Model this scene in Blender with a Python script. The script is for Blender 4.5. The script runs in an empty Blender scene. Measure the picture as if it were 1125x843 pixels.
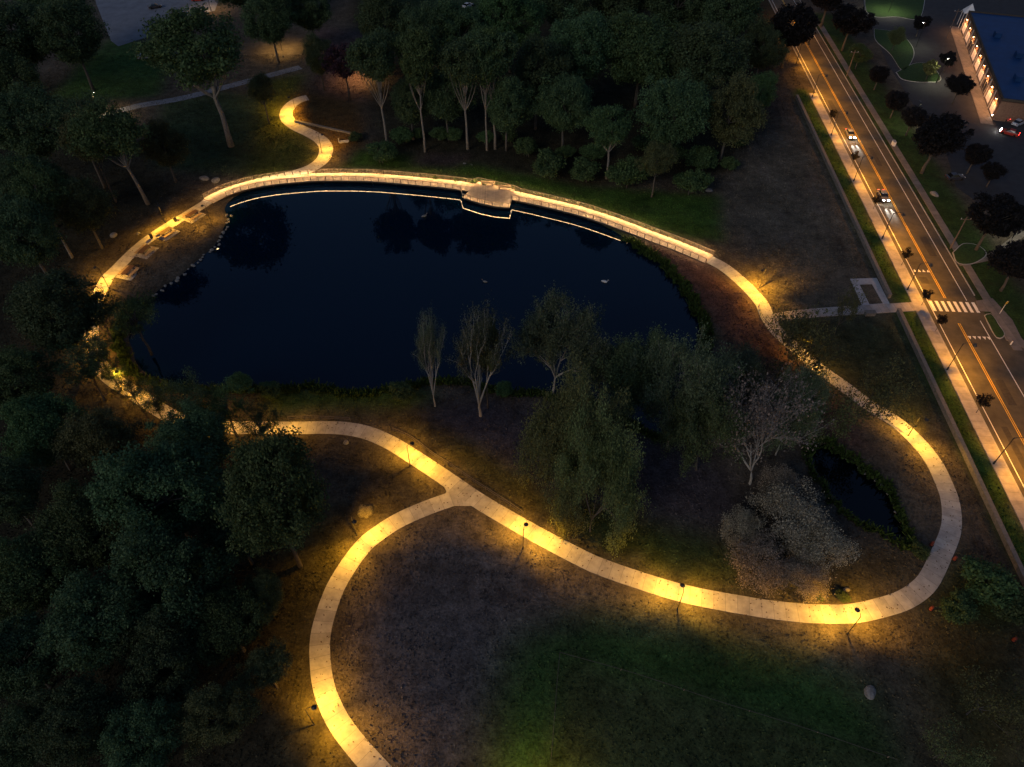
import bpy, math, random
import numpy as np
from mathutils import Vector
R_ = random.Random(7)
NP = np.random.default_rng(11)
scene = bpy.context.scene
COL = scene.collection

# ------------------------------------------------------------------ camera
FPX, PITCH, CAMH = 790.0, math.radians(46.5), 92.0
cam_d = bpy.data.cameras.new('camera')
cam = bpy.data.objects.new('camera', cam_d); COL.objects.link(cam)
cam.location = (0, 0, CAMH)
cam.rotation_euler = (math.pi/2 - PITCH, 0, 0)
cam_d.sensor_fit = 'HORIZONTAL'; cam_d.sensor_width = 36.0
cam_d.lens = 36.0 * FPX / 1125.0
cam_d.clip_start = 1.0; cam_d.clip_end = 8000
scene.camera = cam

# ------------------------------------------------------------------ world, dusk sky
SKY = 0.195
w = bpy.data.worlds.new('World'); scene.world = w; w.use_nodes = True
nt = w.node_tree; nt.nodes.clear()
sky = nt.nodes.new('ShaderNodeTexSky'); sky.sky_type = 'NISHITA'; sky.sun_disc = False
sky.sun_elevation = math.radians(-1.0); sky.sun_rotation = math.radians(215)
sky.air_density = 1.0; sky.dust_density = 1.0; sky.ozone_density = 2.2
bg = nt.nodes.new('ShaderNodeBackground'); bg.inputs[1].default_value = SKY
ow = nt.nodes.new('ShaderNodeOutputWorld')
hsv = nt.nodes.new('ShaderNodeHueSaturation'); hsv.inputs['Saturation'].default_value = 1.05
nt.links.new(sky.outputs[0], hsv.inputs['Color']); nt.links.new(hsv.outputs[0], bg.inputs[0]); nt.links.new(bg.outputs[0], ow.inputs[0])
sl = bpy.data.lights.new('twilight_sun', 'SUN'); sl.energy = 0.16; sl.angle = math.radians(25); sl.color = (1, .86, .74)
so = bpy.data.objects.new('twilight_sun', sl); COL.objects.link(so)
so.rotation_euler = (math.radians(62), 0, math.radians(-40))

scene.view_settings.view_transform = 'Standard'; scene.view_settings.look = 'None'
scene.view_settings.exposure = 2.1; scene.view_settings.gamma = 1.0
scene.view_settings.use_curve_mapping = False
scene.cycles.max_bounces = 5; scene.cycles.transparent_max_bounces = 6
scene.cycles.sample_clamp_indirect = 4.0

# ------------------------------------------------------------------ photograph pixel -> point of the place
SP, CP = math.sin(PITCH), math.cos(PITCH)
def ray(px, py):
    u = (px-562.5)/FPX; v = (421.5-py)/FPX
    return u, v*SP+CP, v*CP-SP
def G(px, py, z=0.0):
    d = ray(px, py); t = (z-CAMH)/d[2]
    return np.array([d[0]*t, d[1]*t])
def proj(x, y, z=0.0):
    dz = z-CAMH
    dep = y*CP - dz*SP
    return 562.5+FPX*x/dep, 421.5-FPX*(y*SP+dz*CP)/dep
def depth(x, y, z=0.0): return y*CP-(z-CAMH)*SP
def height_at(bx, by, topy):
    b = G(bx, by); v = (421.5-topy)/FPX
    return CAMH + b[1]*(v*CP-SP)/(v*SP+CP)

# ------------------------------------------------------------------ tagging and mesh helpers
def tag(o, label=None, cat=None, group=None, kind=None):
    if label: o['label'] = label
    if cat: o['category'] = cat
    if group: o['group'] = group
    if kind: o['kind'] = kind
    return o
def empty(name, loc=(0, 0, 0), rz=0.0, label=None, cat=None, group=None):
    o = bpy.data.objects.new(name, None); COL.objects.link(o)
    o.location = loc; o.rotation_euler = (0, 0, rz); o.empty_display_size = 0.5
    return tag(o, label, cat, group)
def kids(o): return [c for c in bpy.data.objects if c.parent == o]
KIDS = {}
def copy_tree(o, parent=None):
    c = o.copy(); COL.objects.link(c)
    if parent: c.parent = parent
    ch = KIDS.get(o.name)
    if ch is None:
        ch = kids(o); KIDS[o.name] = ch
    for k in ch: copy_tree(k, c)
    return c

class MB:
    def __init__(s): s.v = []; s.f = []; s.uv = []; s.has_uv = False
    def add(s, vs, fs, uvs=None):
        b = len(s.v); s.v += [tuple(map(float, p)) for p in vs]
        for i, f in enumerate(fs):
            s.f.append(tuple(b+k for k in f))
            if uvs is not None: s.uv.append([uvs[k] for k in f]); s.has_uv = True
            else: s.uv.append([(0, 0)]*len(f))
        return s
    def box(s, c, size, rz=0.0, taper=1.0):
        x, y, z = size[0]/2, size[1]/2, size[2]/2; cs, sn = math.cos(rz), math.sin(rz)
        vs = []
        for dz in (-z, z):
            t = taper if dz > 0 else 1.0
            for dx, dy in ((-x, -y), (x, -y), (x, y), (-x, y)):
                dx *= t; dy *= t
                vs.append((c[0]+dx*cs-dy*sn, c[1]+dx*sn+dy*cs, c[2]+dz))
        return s.add(vs, [(3, 2, 1, 0), (4, 5, 6, 7), (0, 1, 5, 4), (1, 2, 6, 5), (2, 3, 7, 6), (3, 0, 4, 7)])
    def tube(s, pts, rad, n=8, cap=True):
        pts = [np.array(p, float) for p in pts]; m = len(pts)
        if not hasattr(rad, '__len__'): rad = [rad]*m
        vs = []; fs = []
        for i, p in enumerate(pts):
            t = pts[min(i+1, m-1)]-pts[max(i-1, 0)]; t = t/(np.linalg.norm(t)+1e-9)
            a = np.cross(t, (0, 0, 1)) if abs(t[2]) < .9 else np.cross(t, (1, 0, 0))
            a /= np.linalg.norm(a); b = np.cross(t, a)
            for k in range(n):
                q = 2*math.pi*k/n
                vs.append(p+(a*math.cos(q)+b*math.sin(q))*rad[i])
        for i in range(m-1):
            for k in range(n):
                k2 = (k+1) % n
                fs.append((i*n+k, i*n+k2, (i+1)*n+k2, (i+1)*n+k))
        if cap: fs.append(tuple(range(n))[::-1]); fs.append(tuple((m-1)*n+k for k in range(n)))
        return s.add(vs, fs)
    def prism(s, poly, z0, z1):
        n = len(poly)
        a = sum(poly[i][0]*poly[(i+1) % n][1]-poly[(i+1) % n][0]*poly[i][1] for i in range(n))
        if a < 0: poly = poly[::-1]
        vs = [(p[0], p[1], z0) for p in poly]+[(p[0], p[1], z1) for p in poly]
        fs = [tuple(range(n))[::-1], tuple(range(n, 2*n))]+[(i, (i+1) % n, n+(i+1) % n, n+i) for i in range(n)]
        return s.add(vs, fs, [(p[0], p[1]) for p in vs])
    def ribbon(s, pts, hw, z0, z1, zs=None):
        """strip following a centre line; hw scalar or list; uv = (along, across)"""
        P = np.array(pts, float); m = len(P)
        if not hasattr(hw, '__len__'): hw = [hw]*m
        T = np.gradient(P, axis=0); T /= np.linalg.norm(T, axis=1)[:, None]+1e-9
        N = np.stack([-T[:, 1], T[:, 0]], 1)
        L = np.concatenate([[0], np.cumsum(np.linalg.norm(np.diff(P, axis=0), axis=1))])
        vs = []; uv = []; fs = []
        for i in range(m):
            dz = zs[i] if zs is not None else 0
            for sgn, z in ((1, z0), (1, z1), (-1, z1), (-1, z0)):
                q = P[i]+N[i]*sgn*hw[i]; vs.append((q[0], q[1], z+dz)); uv.append((L[i], sgn*hw[i]))
        for i in range(m-1):
            a, b = i*4, i*4+4
            fs += [(a+1, a+2, b+2, b+1)[::1], (a, a+1, b+1, b), (a+2, a+3, b+3, b+2)]
        fs += [(0, 3, 2, 1), (4*(m-1), 4*(m-1)+1, 4*(m-1)+2, 4*(m-1)+3)]
        return s.add(vs, fs, uv)
    def build(s, name, mat, parent=None, smooth=False):
        me = bpy.data.meshes.new(name); me.from_pydata(s.v, [], s.f); me.update()
        if s.has_uv:
            l = me.uv_layers.new(name='UVMap')
            l.data.foreach_set('uv', [c for f in s.uv for p in f for c in p])
        me.materials.append(mat)
        if smooth: me.polygons.foreach_set('use_smooth', [True]*len(me.polygons))
        o = bpy.data.objects.new(name, me); COL.objects.link(o)
        if parent: o.parent = parent
        return o

def smooth_line(pts, step=1.0):
    """Catmull-Rom through world points, resampled"""
    P = np.array(pts, float); P = np.vstack([2*P[0]-P[1], P, 2*P[-1]-P[-2]])
    out = []
    for i in range(1, len(P)-2):
        p0, p1, p2, p3 = P[i-1], P[i], P[i+1], P[i+2]
        n = max(2, int(np.linalg.norm(p2-p1)/step))
        for k in range(n):
            t = k/n
            out.append(.5*((2*p1)+(-p0+p2)*t+(2*p0-5*p1+4*p2-p3)*t*t+(-p0+3*p1-3*p2+p3)*t**3))
    out.append(P[-2]); out = np.array(out)
    L = np.concatenate([[0], np.cumsum(np.linalg.norm(np.diff(out, axis=0), axis=1))])
    n = max(2, int(L[-1]/step)+1); q = np.linspace(0, L[-1], n)
    return np.stack([np.interp(q, L, out[:, 0]), np.interp(q, L, out[:, 1])], 1)
def line_px(px, z=0.0, step=1.0): return smooth_line([G(x, y, z) for x, y in px], step)
def offset(P, d):
    T = np.gradient(P, axis=0); T /= np.linalg.norm(T, axis=1)[:, None]+1e-9
    return P+np.stack([-T[:, 1], T[:, 0]], 1)*d

# ------------------------------------------------------------------ materials
def mat(name, col, rough=.8, var=.25, scale=3.0, metal=0.0, bump=0.0, spec=.3, detail=4.0, coords='Object'):
    m = bpy.data.materials.new(name); m.use_nodes = True; t = m.node_tree
    b = t.nodes['Principled BSDF']; b.inputs['Roughness'].default_value = rough
    b.inputs['Metallic'].default_value = metal; b.inputs['Specular IOR Level'].default_value = spec
    tc = t.nodes.new('ShaderNodeTexCoord'); n = t.nodes.new('ShaderNodeTexNoise')
    n.inputs['Scale'].default_value = scale; n.inputs['Detail'].default_value = detail; n.inputs['Roughness'].default_value = .65
    t.links.new(tc.outputs[coords], n.inputs['Vector'])
    r = t.nodes.new('ShaderNodeValToRGB')
    r.color_ramp.elements[0].position = .3; r.color_ramp.elements[1].position = .7
    r.color_ramp.elements[0].color = [c*(1-var) for c in col]+[1]
    r.color_ramp.elements[1].color = [min(1, c*(1+var)) for c in col]+[1]
    t.links.new(n.outputs[0], r.inputs[0]); t.links.new(r.outputs[0], b.inputs['Base Color'])
    if bump:
        bp = t.nodes.new('ShaderNodeBump'); bp.inputs['Strength'].default_value = bump; bp.inputs['Distance'].default_value = .1
        t.links.new(n.outputs[0], bp.inputs['Height']); t.links.new(bp.outputs[0], b.inputs['Normal'])
    return m
def emit(name, col, strength):
    m = bpy.data.materials.new(name); m.use_nodes = True; b = m.node_tree.nodes['Principled BSDF']
    b.inputs['Base Color'].default_value = (.8, .8, .8, 1)
    b.inputs['Emission Color'].default_value = (*col, 1); b.inputs['Emission Strength'].default_value = strength
    return m
def leaf_mat(name, col, var=.45, transl=.35):
    m = bpy.data.materials.new(name); m.use_nodes = True; t = m.node_tree; b = t.nodes['Principled BSDF']
    b.inputs['Roughness'].default_value = .65; b.inputs['Specular IOR Level'].default_value = .2
    g = t.nodes.new('ShaderNodeNewGeometry'); oi = t.nodes.new('ShaderNodeObjectInfo')
    hs = t.nodes.new('ShaderNodeHueSaturation'); hs.inputs['Color'].default_value = (*col, 1)
    def rng(src, lo, hi):
        q = t.nodes.new('ShaderNodeMapRange'); q.inputs['To Min'].default_value = lo; q.inputs['To Max'].default_value = hi
        t.links.new(src, q.inputs['Value']); return q.outputs[0]
    a = rng(g.outputs['Random Per Island'], 1-var, 1+var); c = rng(oi.outputs['Random'], .75, 1.3)
    mu = t.nodes.new('ShaderNodeMath'); mu.operation = 'MULTIPLY'; t.links.new(a, mu.inputs[0]); t.links.new(c, mu.inputs[1])
    t.links.new(mu.outputs[0], hs.inputs['Value']); t.links.new(rng(oi.outputs['Random'], .47, .53), hs.inputs['Hue'])
    t.links.new(hs.outputs[0], b.inputs['Base Color'])
    tr = t.nodes.new('ShaderNodeBsdfTranslucent'); t.links.new(hs.outputs[0], tr.inputs[0])
    mx = t.nodes.new('ShaderNodeMixShader'); mx.inputs[0].default_value = transl
    t.links.new(b.outputs[0], mx.inputs[1]); t.links.new(tr.outputs[0], mx.inputs[2])
    t.links.new(mx.outputs[0], t.nodes['Material Output'].inputs[0])
    return m

def slab_mat(name, col, joint=1.6, width=.045, along=True):
    """cast concrete with cross joints (uv.x runs along the path)"""
    m = mat(name, col, .85, .26, .8, bump=.12, detail=9); t = m.node_tree; b = t.nodes['Principled BSDF']
    src = b.inputs['Base Color'].links[0].from_socket
    uv = t.nodes.new('ShaderNodeUVMap'); sp = t.nodes.new('ShaderNodeSeparateXYZ'); t.links.new(uv.outputs[0], sp.inputs[0])
    d = t.nodes.new('ShaderNodeMath'); d.operation = 'DIVIDE'; d.inputs[1].default_value = joint; t.links.new(sp.outputs[0], d.inputs[0])
    fr = t.nodes.new('ShaderNodeMath'); fr.operation = 'FRACT'; t.links.new(d.outputs[0], fr.inputs[0])
    lt = t.nodes.new('ShaderNodeMath'); lt.operation = 'LESS_THAN'; lt.inputs[1].default_value = width/joint; t.links.new(fr.outputs[0], lt.inputs[0])
    fl = t.nodes.new('ShaderNodeMath'); fl.operation = 'FLOOR'; t.links.new(d.outputs[0], fl.inputs[0])
    wn = t.nodes.new('ShaderNodeTexWhiteNoise'); wn.noise_dimensions = '1D'; t.links.new(fl.outputs[0], wn.inputs['W'])
    mr = t.nodes.new('ShaderNodeMapRange'); mr.inputs['To Min'].default_value = .86; mr.inputs['To Max'].default_value = 1.1
    t.links.new(wn.outputs[0], mr.inputs[0])
    hs = t.nodes.new('ShaderNodeHueSaturation'); t.links.new(src, hs.inputs['Color']); t.links.new(mr.outputs[0], hs.inputs['Value'])
    mx = t.nodes.new('ShaderNodeMix'); mx.data_type = 'RGBA'; mx.inputs['B'].default_value = (col[0]*.5, col[1]*.5, col[2]*.5, 1)
    t.links.new(lt.outputs[0], mx.inputs[0]); t.links.new(hs.outputs[0], mx.inputs['A']); t.links.new(mx.outputs['Result'], b.inputs['Base Color'])
    return m

M = dict(
    path=slab_mat('path_concrete', (.37, .355, .33)),
    walk=slab_mat('sidewalk_concrete', (.33, .30, .27), 1.6),
    farwalk=slab_mat('darker_pavement', (.17, .15, .13), 1.6),  # pavement concrete in a darker tone
    asphalt=mat('road_asphalt', (.08, .069, .05), .9, .3, .35, bump=.1),
    lot=mat('lot_asphalt', (.036, .036, .038), .9, .2, .5),
    palelot=mat('pale_lot_asphalt', (.16, .17, .19), .9, .2, .3),
    kerb=mat('granite_kerb', (.33, .32, .3), .8, .25, 3),
    white=mat('white_road_paint', (.75, .74, .7), .6, .2, 5),
    yellow=mat('yellow_road_paint', (.7, .42, .05), .6, .2, 5),
    deck=slab_mat('boardwalk_planks', (.46, .37, .27), .32, .03),
    beam=mat('dark_timber', (.05, .04, .03), .8, .3, 3),
    steel=mat('rail_metal', (.16, .14, .12), .45, .1, 5, metal=.6),
    railtop=mat('timber_handrail', (.36, .27, .18), .6, .2, 4),
    black=mat('black_pole_paint', (.02, .02, .02), .45, .1, 5, spec=.5),
    stone=mat('wall_stone', (.15, .14, .125), .9, .4, 2.2, bump=.6),
    cap=mat('wall_cap_stone', (.15, .14, .125), .85, .25, 2),
    plaza=mat('plaza_paving', (.36, .36, .36), .85, .2, 1.5),
    rock=mat('shore_rock', (.19, .185, .17), .9, .4, 2.5, bump=.5),
    bark=mat('grey_bark', (.09, .08, .066), .9, .35, 4, bump=.5),
    palebark=mat('pale_bark', (.31, .29, .25), .85, .3, 4, bump=.4),
    tanbark=mat('tan_bark', (.19, .17, .14), .9, .35, 4, bump=.5),
    wood=mat('table_wood', (.30, .22, .14), .7, .3, 5),
    wooddark=mat('dark_table_wood', (.09, .05, .035), .7, .3, 5),
    lamp=emit('lamp_lens', (1, .72, .36), 12),
    lampwhite=emit('white_lamp_lens', (1, .9, .68), 20),
    fill_deck=emit('hidden_deck_fill', (1, .6, .24), 13),
    fill_platform=emit('hidden_platform_fill', (1, .6, .24), 26),
    led_back=emit('back_handrail_led', (1, .6, .24), 62),
    led=emit('handrail_led', (1, .72, .48), 5),
    glass=mat('car_glass', (.01, .012, .015), .08, .1, 5, spec=.7),
    tyre=mat('tyre_rubber', (.012, .012, .012), .9, .1, 5),
    roof=mat('blue_membrane_roof', (.003, .035, .12), .6, .2, .4),
    brick=mat('building_brick', (.17, .095, .06), .85, .3, 2.5),
    trim=mat('building_trim', (.45, .4, .33), .7, .15, 3),
    window=emit('lit_window', (1, .42, .13), .11),
    sconce=emit('sconce_lens', (1, .6, .25), 14),
    headl=emit('headlight', (1, .95, .85), 70),
    taill=emit('taillight', (1, .04, .02), 3),
    orange=mat('orange_plastic', (.2, .045, .025), .5, .15, 5),
    whitepl=mat('white_plastic', (.7, .7, .68), .5, .1, 5),
    feather=mat('white_feathers', (.6, .6, .57), .8, .1, 4),
    featherg=mat('grey_feathers', (.2, .19, .17), .8, .3, 4),
    beak=mat('orange_beak', (.5, .18, .03), .5, .1, 4),
    utility=mat('utility_wood', (.13, .1, .08), .9, .3, 4),
)
def car_paint(name, col): return mat(name, col, .3, .05, 2, spec=.6)

# ------------------------------------------------------------------ the layout, traced once in photograph pixels
LOOP = [(118, 305), (108, 325), (102, 345), (100, 368), (104, 390), (116, 410), (132, 423), (152, 435), (170, 447), (192, 459), (222, 466),
        (250, 470), (280, 470), (317, 470.5), (355, 470), (380, 471), (404.5, 476), (429.5, 487), (454, 502), (479, 518.5), (499, 532), (519, 546),
        (544, 561.5), (585, 585), (610, 598.5), (635, 611.5), (660, 623), (709, 640), (749.5, 652), (787.5, 660), (825, 666.5), (840, 669),
        (878, 673.5), (916, 675), (941, 673.7), (967, 668), (992, 660), (1012, 647), (1022.5, 634), (1035, 607.5), (1044, 585), (1045.7, 566),
        (1042.7, 546), (1036, 529), (1027.5, 511), (1016, 494.7), (1002, 479.5), (984.5, 464), (966.7, 453), (949, 441.5), (926, 424), (898, 404),
        (873, 382), (852.7, 363), (842.5, 347), (837, 334), (824, 319), (809, 304.7), (794, 293), (779, 285)]
LEFTARC = [(229, 221), (222.7, 225.5), (205.7, 236), (190, 245.6), (175, 255), (159.4, 266), (144, 279.5), (128.6, 295), (118, 305)]
BRANCH = [(519, 546), (504, 546.5), (492, 550), (467, 559), (437, 572.5), (412, 589), (397, 602.5), (378, 629), (364.5, 655), (353, 693), (351.5, 722),
          (356, 756), (370, 790), (390, 818), (412, 843), (440, 872)]
SPATH = [(262, 207), (290, 199), (312, 194.5), (330, 189.5), (344, 184), (355.4, 174.5), (358.3, 163), (352.6, 154), (339.8, 146.3), (325.5, 139.5), (315.6, 131), (314.9, 122.7),
         (321, 114.5), (329.8, 109.5), (338, 107.5)]
BOARD = [(229, 221), (245, 212.5), (262, 206.5), (280, 202), (304, 198.3), (330, 196), (354.7, 194.5), (404.6, 195), (454.4, 198.7), (504, 203.8), (537, 209.5), (570, 216),
         (600, 222.7), (639.8, 232.6), (679.7, 246), (719.6, 261), (751, 273), (779.5, 285)]
POND = [(246, 226), (250, 245), (240, 265), (225, 280), (205, 297), (185, 312), (168, 324), (150, 345), (140, 370), (150, 398), (165, 414), (200, 424),
        (250, 426), (300, 425), (345, 421), (375, 426), (410, 429), (440, 423), (470, 416), (520, 416), (550, 426), (600, 430), (650, 438), (690, 458), (720, 476), (745, 474),
        (755, 440), (768, 400), (772, 362), (757, 330), (745, 312), (728, 292), (705, 277), (690, 264), (668, 250), (640, 238), (600, 226), (560, 216), (520, 207.5), (480, 203),
        (430, 199), (380, 197), (320, 200), (280, 206), (258, 215)]
CREEK = [(890, 503), (896, 492), (903, 484), (923.6, 498.5), (949, 519), (972, 536.5), (984.5, 562), (994.5, 582), (1004.7, 602), (997, 598), (982, 589), (956.5, 575),
         (928.7, 558), (911, 541.6), (901, 521)]
WATER_Z = -0.75
PATHW = 1.37
lpLoop, lpLeft, lpBranch, lpS = line_px(LOOP), line_px(LEFTARC), line_px(BRANCH), line_px(SPATH)
lpBoard = line_px(BOARD, .15)
pondW = np.array([G(x, y, WATER_Z) for x, y in POND]); creekW = np.array([G(x, y, WATER_Z) for x, y in CREEK])
# road frame: s along the centre line towards the camera, n across
RA, RB = G(896, 67), G(1123, 483)
Rd = (RB-RA)/np.linalg.norm(RB-RA); Rn = np.array([-Rd[1], Rd[0]])
def RP(s, n): return RA+Rd*s+Rn*n
def SN(px, py): q = G(px, py)-RA; return float(q@Rd), float(q@Rn)

def unit(v): return v/(np.linalg.norm(v, axis=-1, keepdims=True)+1e-9)
def in_poly(X, Y, poly):
    poly = np.asarray(poly, float); c = np.zeros(X.shape, bool); j = len(poly)-1
    for i in range(len(poly)):
        xi, yi = poly[i]; xj, yj = poly[j]
        if yi != yj: c ^= ((yi > Y) != (yj > Y)) & (X < (xj-xi)*(Y-yi)/(yj-yi)+xi)
        j = i
    return c
def blur(A, sig):
    r = int(3*sig)+1; k = np.exp(-.5*(np.arange(-r, r+1)/sig)**2); k /= k.sum()
    for ax in (0, 1):
        A = np.apply_along_axis(lambda v: np.convolve(np.pad(v, r, mode='edge'), k, 'valid'), ax, A)
    return A
def dist_to(X, Y, P):
    P = P if len(P) < 400 else P[::7]; out = np.full(X.shape, 1e9)
    for p in P: out = np.minimum(out, (X-p[0])**2+(Y-p[1])**2)
    return np.sqrt(out)

# ------------------------------------------------------------------ ground sheet
gx = np.concatenate([[-4000, -1500, -700, -400, -320, -280], np.arange(-240, 241, 1.0), [280, 320, 400, 700, 1500, 4000]])
gy = np.concatenate([[-3000, -900, -300, -100, -30], np.arange(8, 334, 1.0), [345, 370, 420, 520, 800, 1500, 4000]])
X, Y = np.meshgrid(gx, gy)
PX, PY = proj(X, np.maximum(Y, 2.0))
zone = np.zeros(X.shape+(3,)); zone[:] = (.072, .06, .045)
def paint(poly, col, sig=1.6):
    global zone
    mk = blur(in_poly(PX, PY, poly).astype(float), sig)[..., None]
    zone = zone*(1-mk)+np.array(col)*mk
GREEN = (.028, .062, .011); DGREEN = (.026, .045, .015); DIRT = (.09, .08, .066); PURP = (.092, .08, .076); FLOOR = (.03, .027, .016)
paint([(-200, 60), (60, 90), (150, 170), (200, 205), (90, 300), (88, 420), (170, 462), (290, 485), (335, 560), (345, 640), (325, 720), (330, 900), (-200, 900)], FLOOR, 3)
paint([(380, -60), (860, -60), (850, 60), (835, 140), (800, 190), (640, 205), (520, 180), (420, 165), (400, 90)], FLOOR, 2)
paint([(55, 108), (100, 60), (125, 40), (190, 55), (175, 105), (100, 110)], (.055, .1, .025))
paint([(178, 112), (245, 100), (300, 108), (312, 190), (230, 193), (165, 182)], (.035, .05, .022))
paint([(285, 90), (335, 80), (330, 100), (308, 125), (340, 150), (350, 175), (310, 192), (270, 196), (285, 150)], (.055, .066, .014))
paint([(332, 100), (395, 112), (402, 165), (365, 170), (356, 150), (325, 135), (318, 120)], (.085, .055, .022))
paint([(345, 30), (402, 35), (402, 112), (350, 100)], (.08, .055, .05))
paint([(395, -40), (560, -40), (535, 22), (400, 24)], (.032, .06, .03))
paint([(395, 165), (440, 168), (520, 180), (640, 204), (795, 215), (800, 268), (740, 258), (640, 224), (560, 204), (500, 194), (420, 186), (375, 184)], (.033, .07, .012), 1.2)
paint([(450, 168), (520, 172), (500, 186), (455, 182)], (.05, .035, .035))
paint([(795, 205), (850, 140), (878, 111), (925, 215), (982, 335), (860, 342), (845, 300), (800, 275)], (.085, .074, .055), 2)
paint([(850, 352), (990, 344), (1040, 440), (1010, 478), (940, 430), (880, 390)], (.034, .042, .022), 2)
paint([(690, 258), (775, 290), (820, 325), (836, 352), (890, 412), (940, 470), (990, 545), (965, 505), (905, 475), (862, 405), (800, 372), (772, 340), (740, 296)], (.085, .046, .036), 1.3)
paint([(655, 240), (690, 256), (735, 296), (768, 335), (786, 372), (768, 385), (770, 362), (742, 312), (702, 277), (660, 250)], (.04, .062, .014), .9)
paint([(440, 445), (560, 440), (690, 462), (800, 520), (835, 600), (700, 598), (610, 560), (540, 520), (480, 490)], (.058, .05, .055), 2)
paint([(280, 424), (470, 424), (480, 445), (300, 452)], (.035, .07, .012))
paint([(300, 452), (420, 452), (470, 480), (540, 535), (620, 580), (760, 640), (860, 650), (960, 650), (940, 630), (800, 630), (640, 560), (520, 490), (430, 450)], (.055, .055, .016), 1.5)
paint([(620, 548), (800, 590), (840, 640), (720, 625), (640, 590)], DGREEN, 2)
paint([(310, 482), (400, 482), (470, 520), (480, 548), (420, 570), (395, 560), (340, 520)], (.05, .044, .032), 2)
paint([(300, 560), (380, 560), (395, 600), (345, 690), (345, 760), (400, 850), (320, 860), (310, 700)], (.05, .045, .018), 2)
paint([(395, 640), (430, 585), (520, 558), (600, 602), (720, 664), (860, 692), (990, 715), (900, 726), (780, 704), (680, 690), (600, 690), (560, 730), (530, 800), (520, 880), (430, 860), (385, 760), (378, 690)], PURP, 2)
paint([(560, 705), (640, 672), (760, 692), (900, 725), (960, 760), (1000, 880), (530, 880), (545, 770)], (.03, .07, .018), 2.5)
paint([(615, 718), (790, 770), (985, 832), (980, 860), (600, 860)], (.045, .058, .022), 1.5)
paint([(1000, 690), (1130, 690), (1140, 880), (1040, 880)], (.07, .056, .018), 3)
paint([(1060, 610), (1110, 640), (1125, 700), (1090, 690), (1010, 670), (1040, 640)], (.04, .055, .014), 2)
paint([(900, 600), (1000, 600), (1010, 640), (940, 655), (860, 650), (820, 600)], (.055, .05, .03), 2)
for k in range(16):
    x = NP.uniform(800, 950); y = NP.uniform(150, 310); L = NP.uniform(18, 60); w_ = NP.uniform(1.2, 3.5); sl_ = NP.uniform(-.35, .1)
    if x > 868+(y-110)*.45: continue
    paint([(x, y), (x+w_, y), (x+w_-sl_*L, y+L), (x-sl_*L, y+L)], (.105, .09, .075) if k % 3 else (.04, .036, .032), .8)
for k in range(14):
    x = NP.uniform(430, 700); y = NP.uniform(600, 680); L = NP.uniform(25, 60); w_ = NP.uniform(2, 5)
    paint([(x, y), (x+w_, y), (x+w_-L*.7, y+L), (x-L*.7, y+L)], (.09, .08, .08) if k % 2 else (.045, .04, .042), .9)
def paint_road(s0, s1, n0, n1, col, sig=.7):
    paint([proj(*RP(s0, n0)), proj(*RP(s1, n0)), proj(*RP(s1, n1)), proj(*RP(s0, n1))], col, sig)
paint_road(20, 195, -10.9, -7.0, (.028, .06, .012))
paint_road(-40, 195, 5.8, 16.0, (.026, .05, .012), 1.2)
pm = in_poly(X, Y, pondW).astype(float); cm_ = in_poly(X, Y, creekW).astype(float)
pmb, cmb = blur(pm, 1.3), blur(cm_, 1.0)
wet = np.maximum(pmb, cmb)
Z = -1.5*wet
# creek and pond beds dark silt
zone = zone*(1-np.clip(wet*1.5-.45, 0, 1)[..., None])+np.array((.012, .012, .01))*np.clip(wet*1.5-.45, 0, 1)[..., None]
rough_noise = blur(NP.normal(size=X.shape), 2.0)*.7
hard = np.minimum.reduce([dist_to(X, Y, p) for p in (lpLoop[:len(lpLoop)//2], lpLoop[len(lpLoop)//2:], lpLeft, lpBranch, lpS, lpBoard)])
hardS = np.minimum(dist_to(X, Y, lpS), dist_to(X, Y, lpBoard))
sgrid = (X-RA[0])*Rd[0]+(Y-RA[1])*Rd[1]; ngrid = (X-RA[0])*Rn[0]+(Y-RA[1])*Rn[1]
free = np.clip((hard-3)/3, 0, 1)*(ngrid < -13)*(1-np.clip(wet*4, 0, 1))
free = free*(1-((PY < 125) & (PX < 350)))*np.clip((np.hypot(X-G(958, 325)[0], Y-G(958, 325)[1])-14)/5, 0, 1)
Z = Z+rough_noise*free
ny_, nx_ = X.shape
me = bpy.data.meshes.new('ground')
V = np.stack([X, Y, Z], -1).reshape(-1, 3)
idx = np.arange(nx_*ny_).reshape(ny_, nx_)
Q = np.stack([idx[:-1, :-1], idx[:-1, 1:], idx[1:, 1:], idx[1:, :-1]], -1).reshape(-1, 4)
def mesh_np(me, V, Q):
    me.vertices.add(len(V)); me.vertices.foreach_set('co', np.ascontiguousarray(V, np.float32).ravel())
    me.loops.add(Q.size); me.loops.foreach_set('vertex_index', np.ascontiguousarray(Q, np.int32).ravel())
    me.polygons.add(len(Q)); me.polygons.foreach_set('loop_start', np.arange(len(Q), dtype=np.int32)*Q.shape[1])
    me.update(calc_edges=True)
mesh_np(me, V, Q)
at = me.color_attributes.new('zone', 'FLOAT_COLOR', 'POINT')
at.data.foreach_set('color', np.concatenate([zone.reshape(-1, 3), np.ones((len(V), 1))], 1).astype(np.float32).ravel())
me.polygons.foreach_set('use_smooth', np.ones(len(Q), bool))
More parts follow.
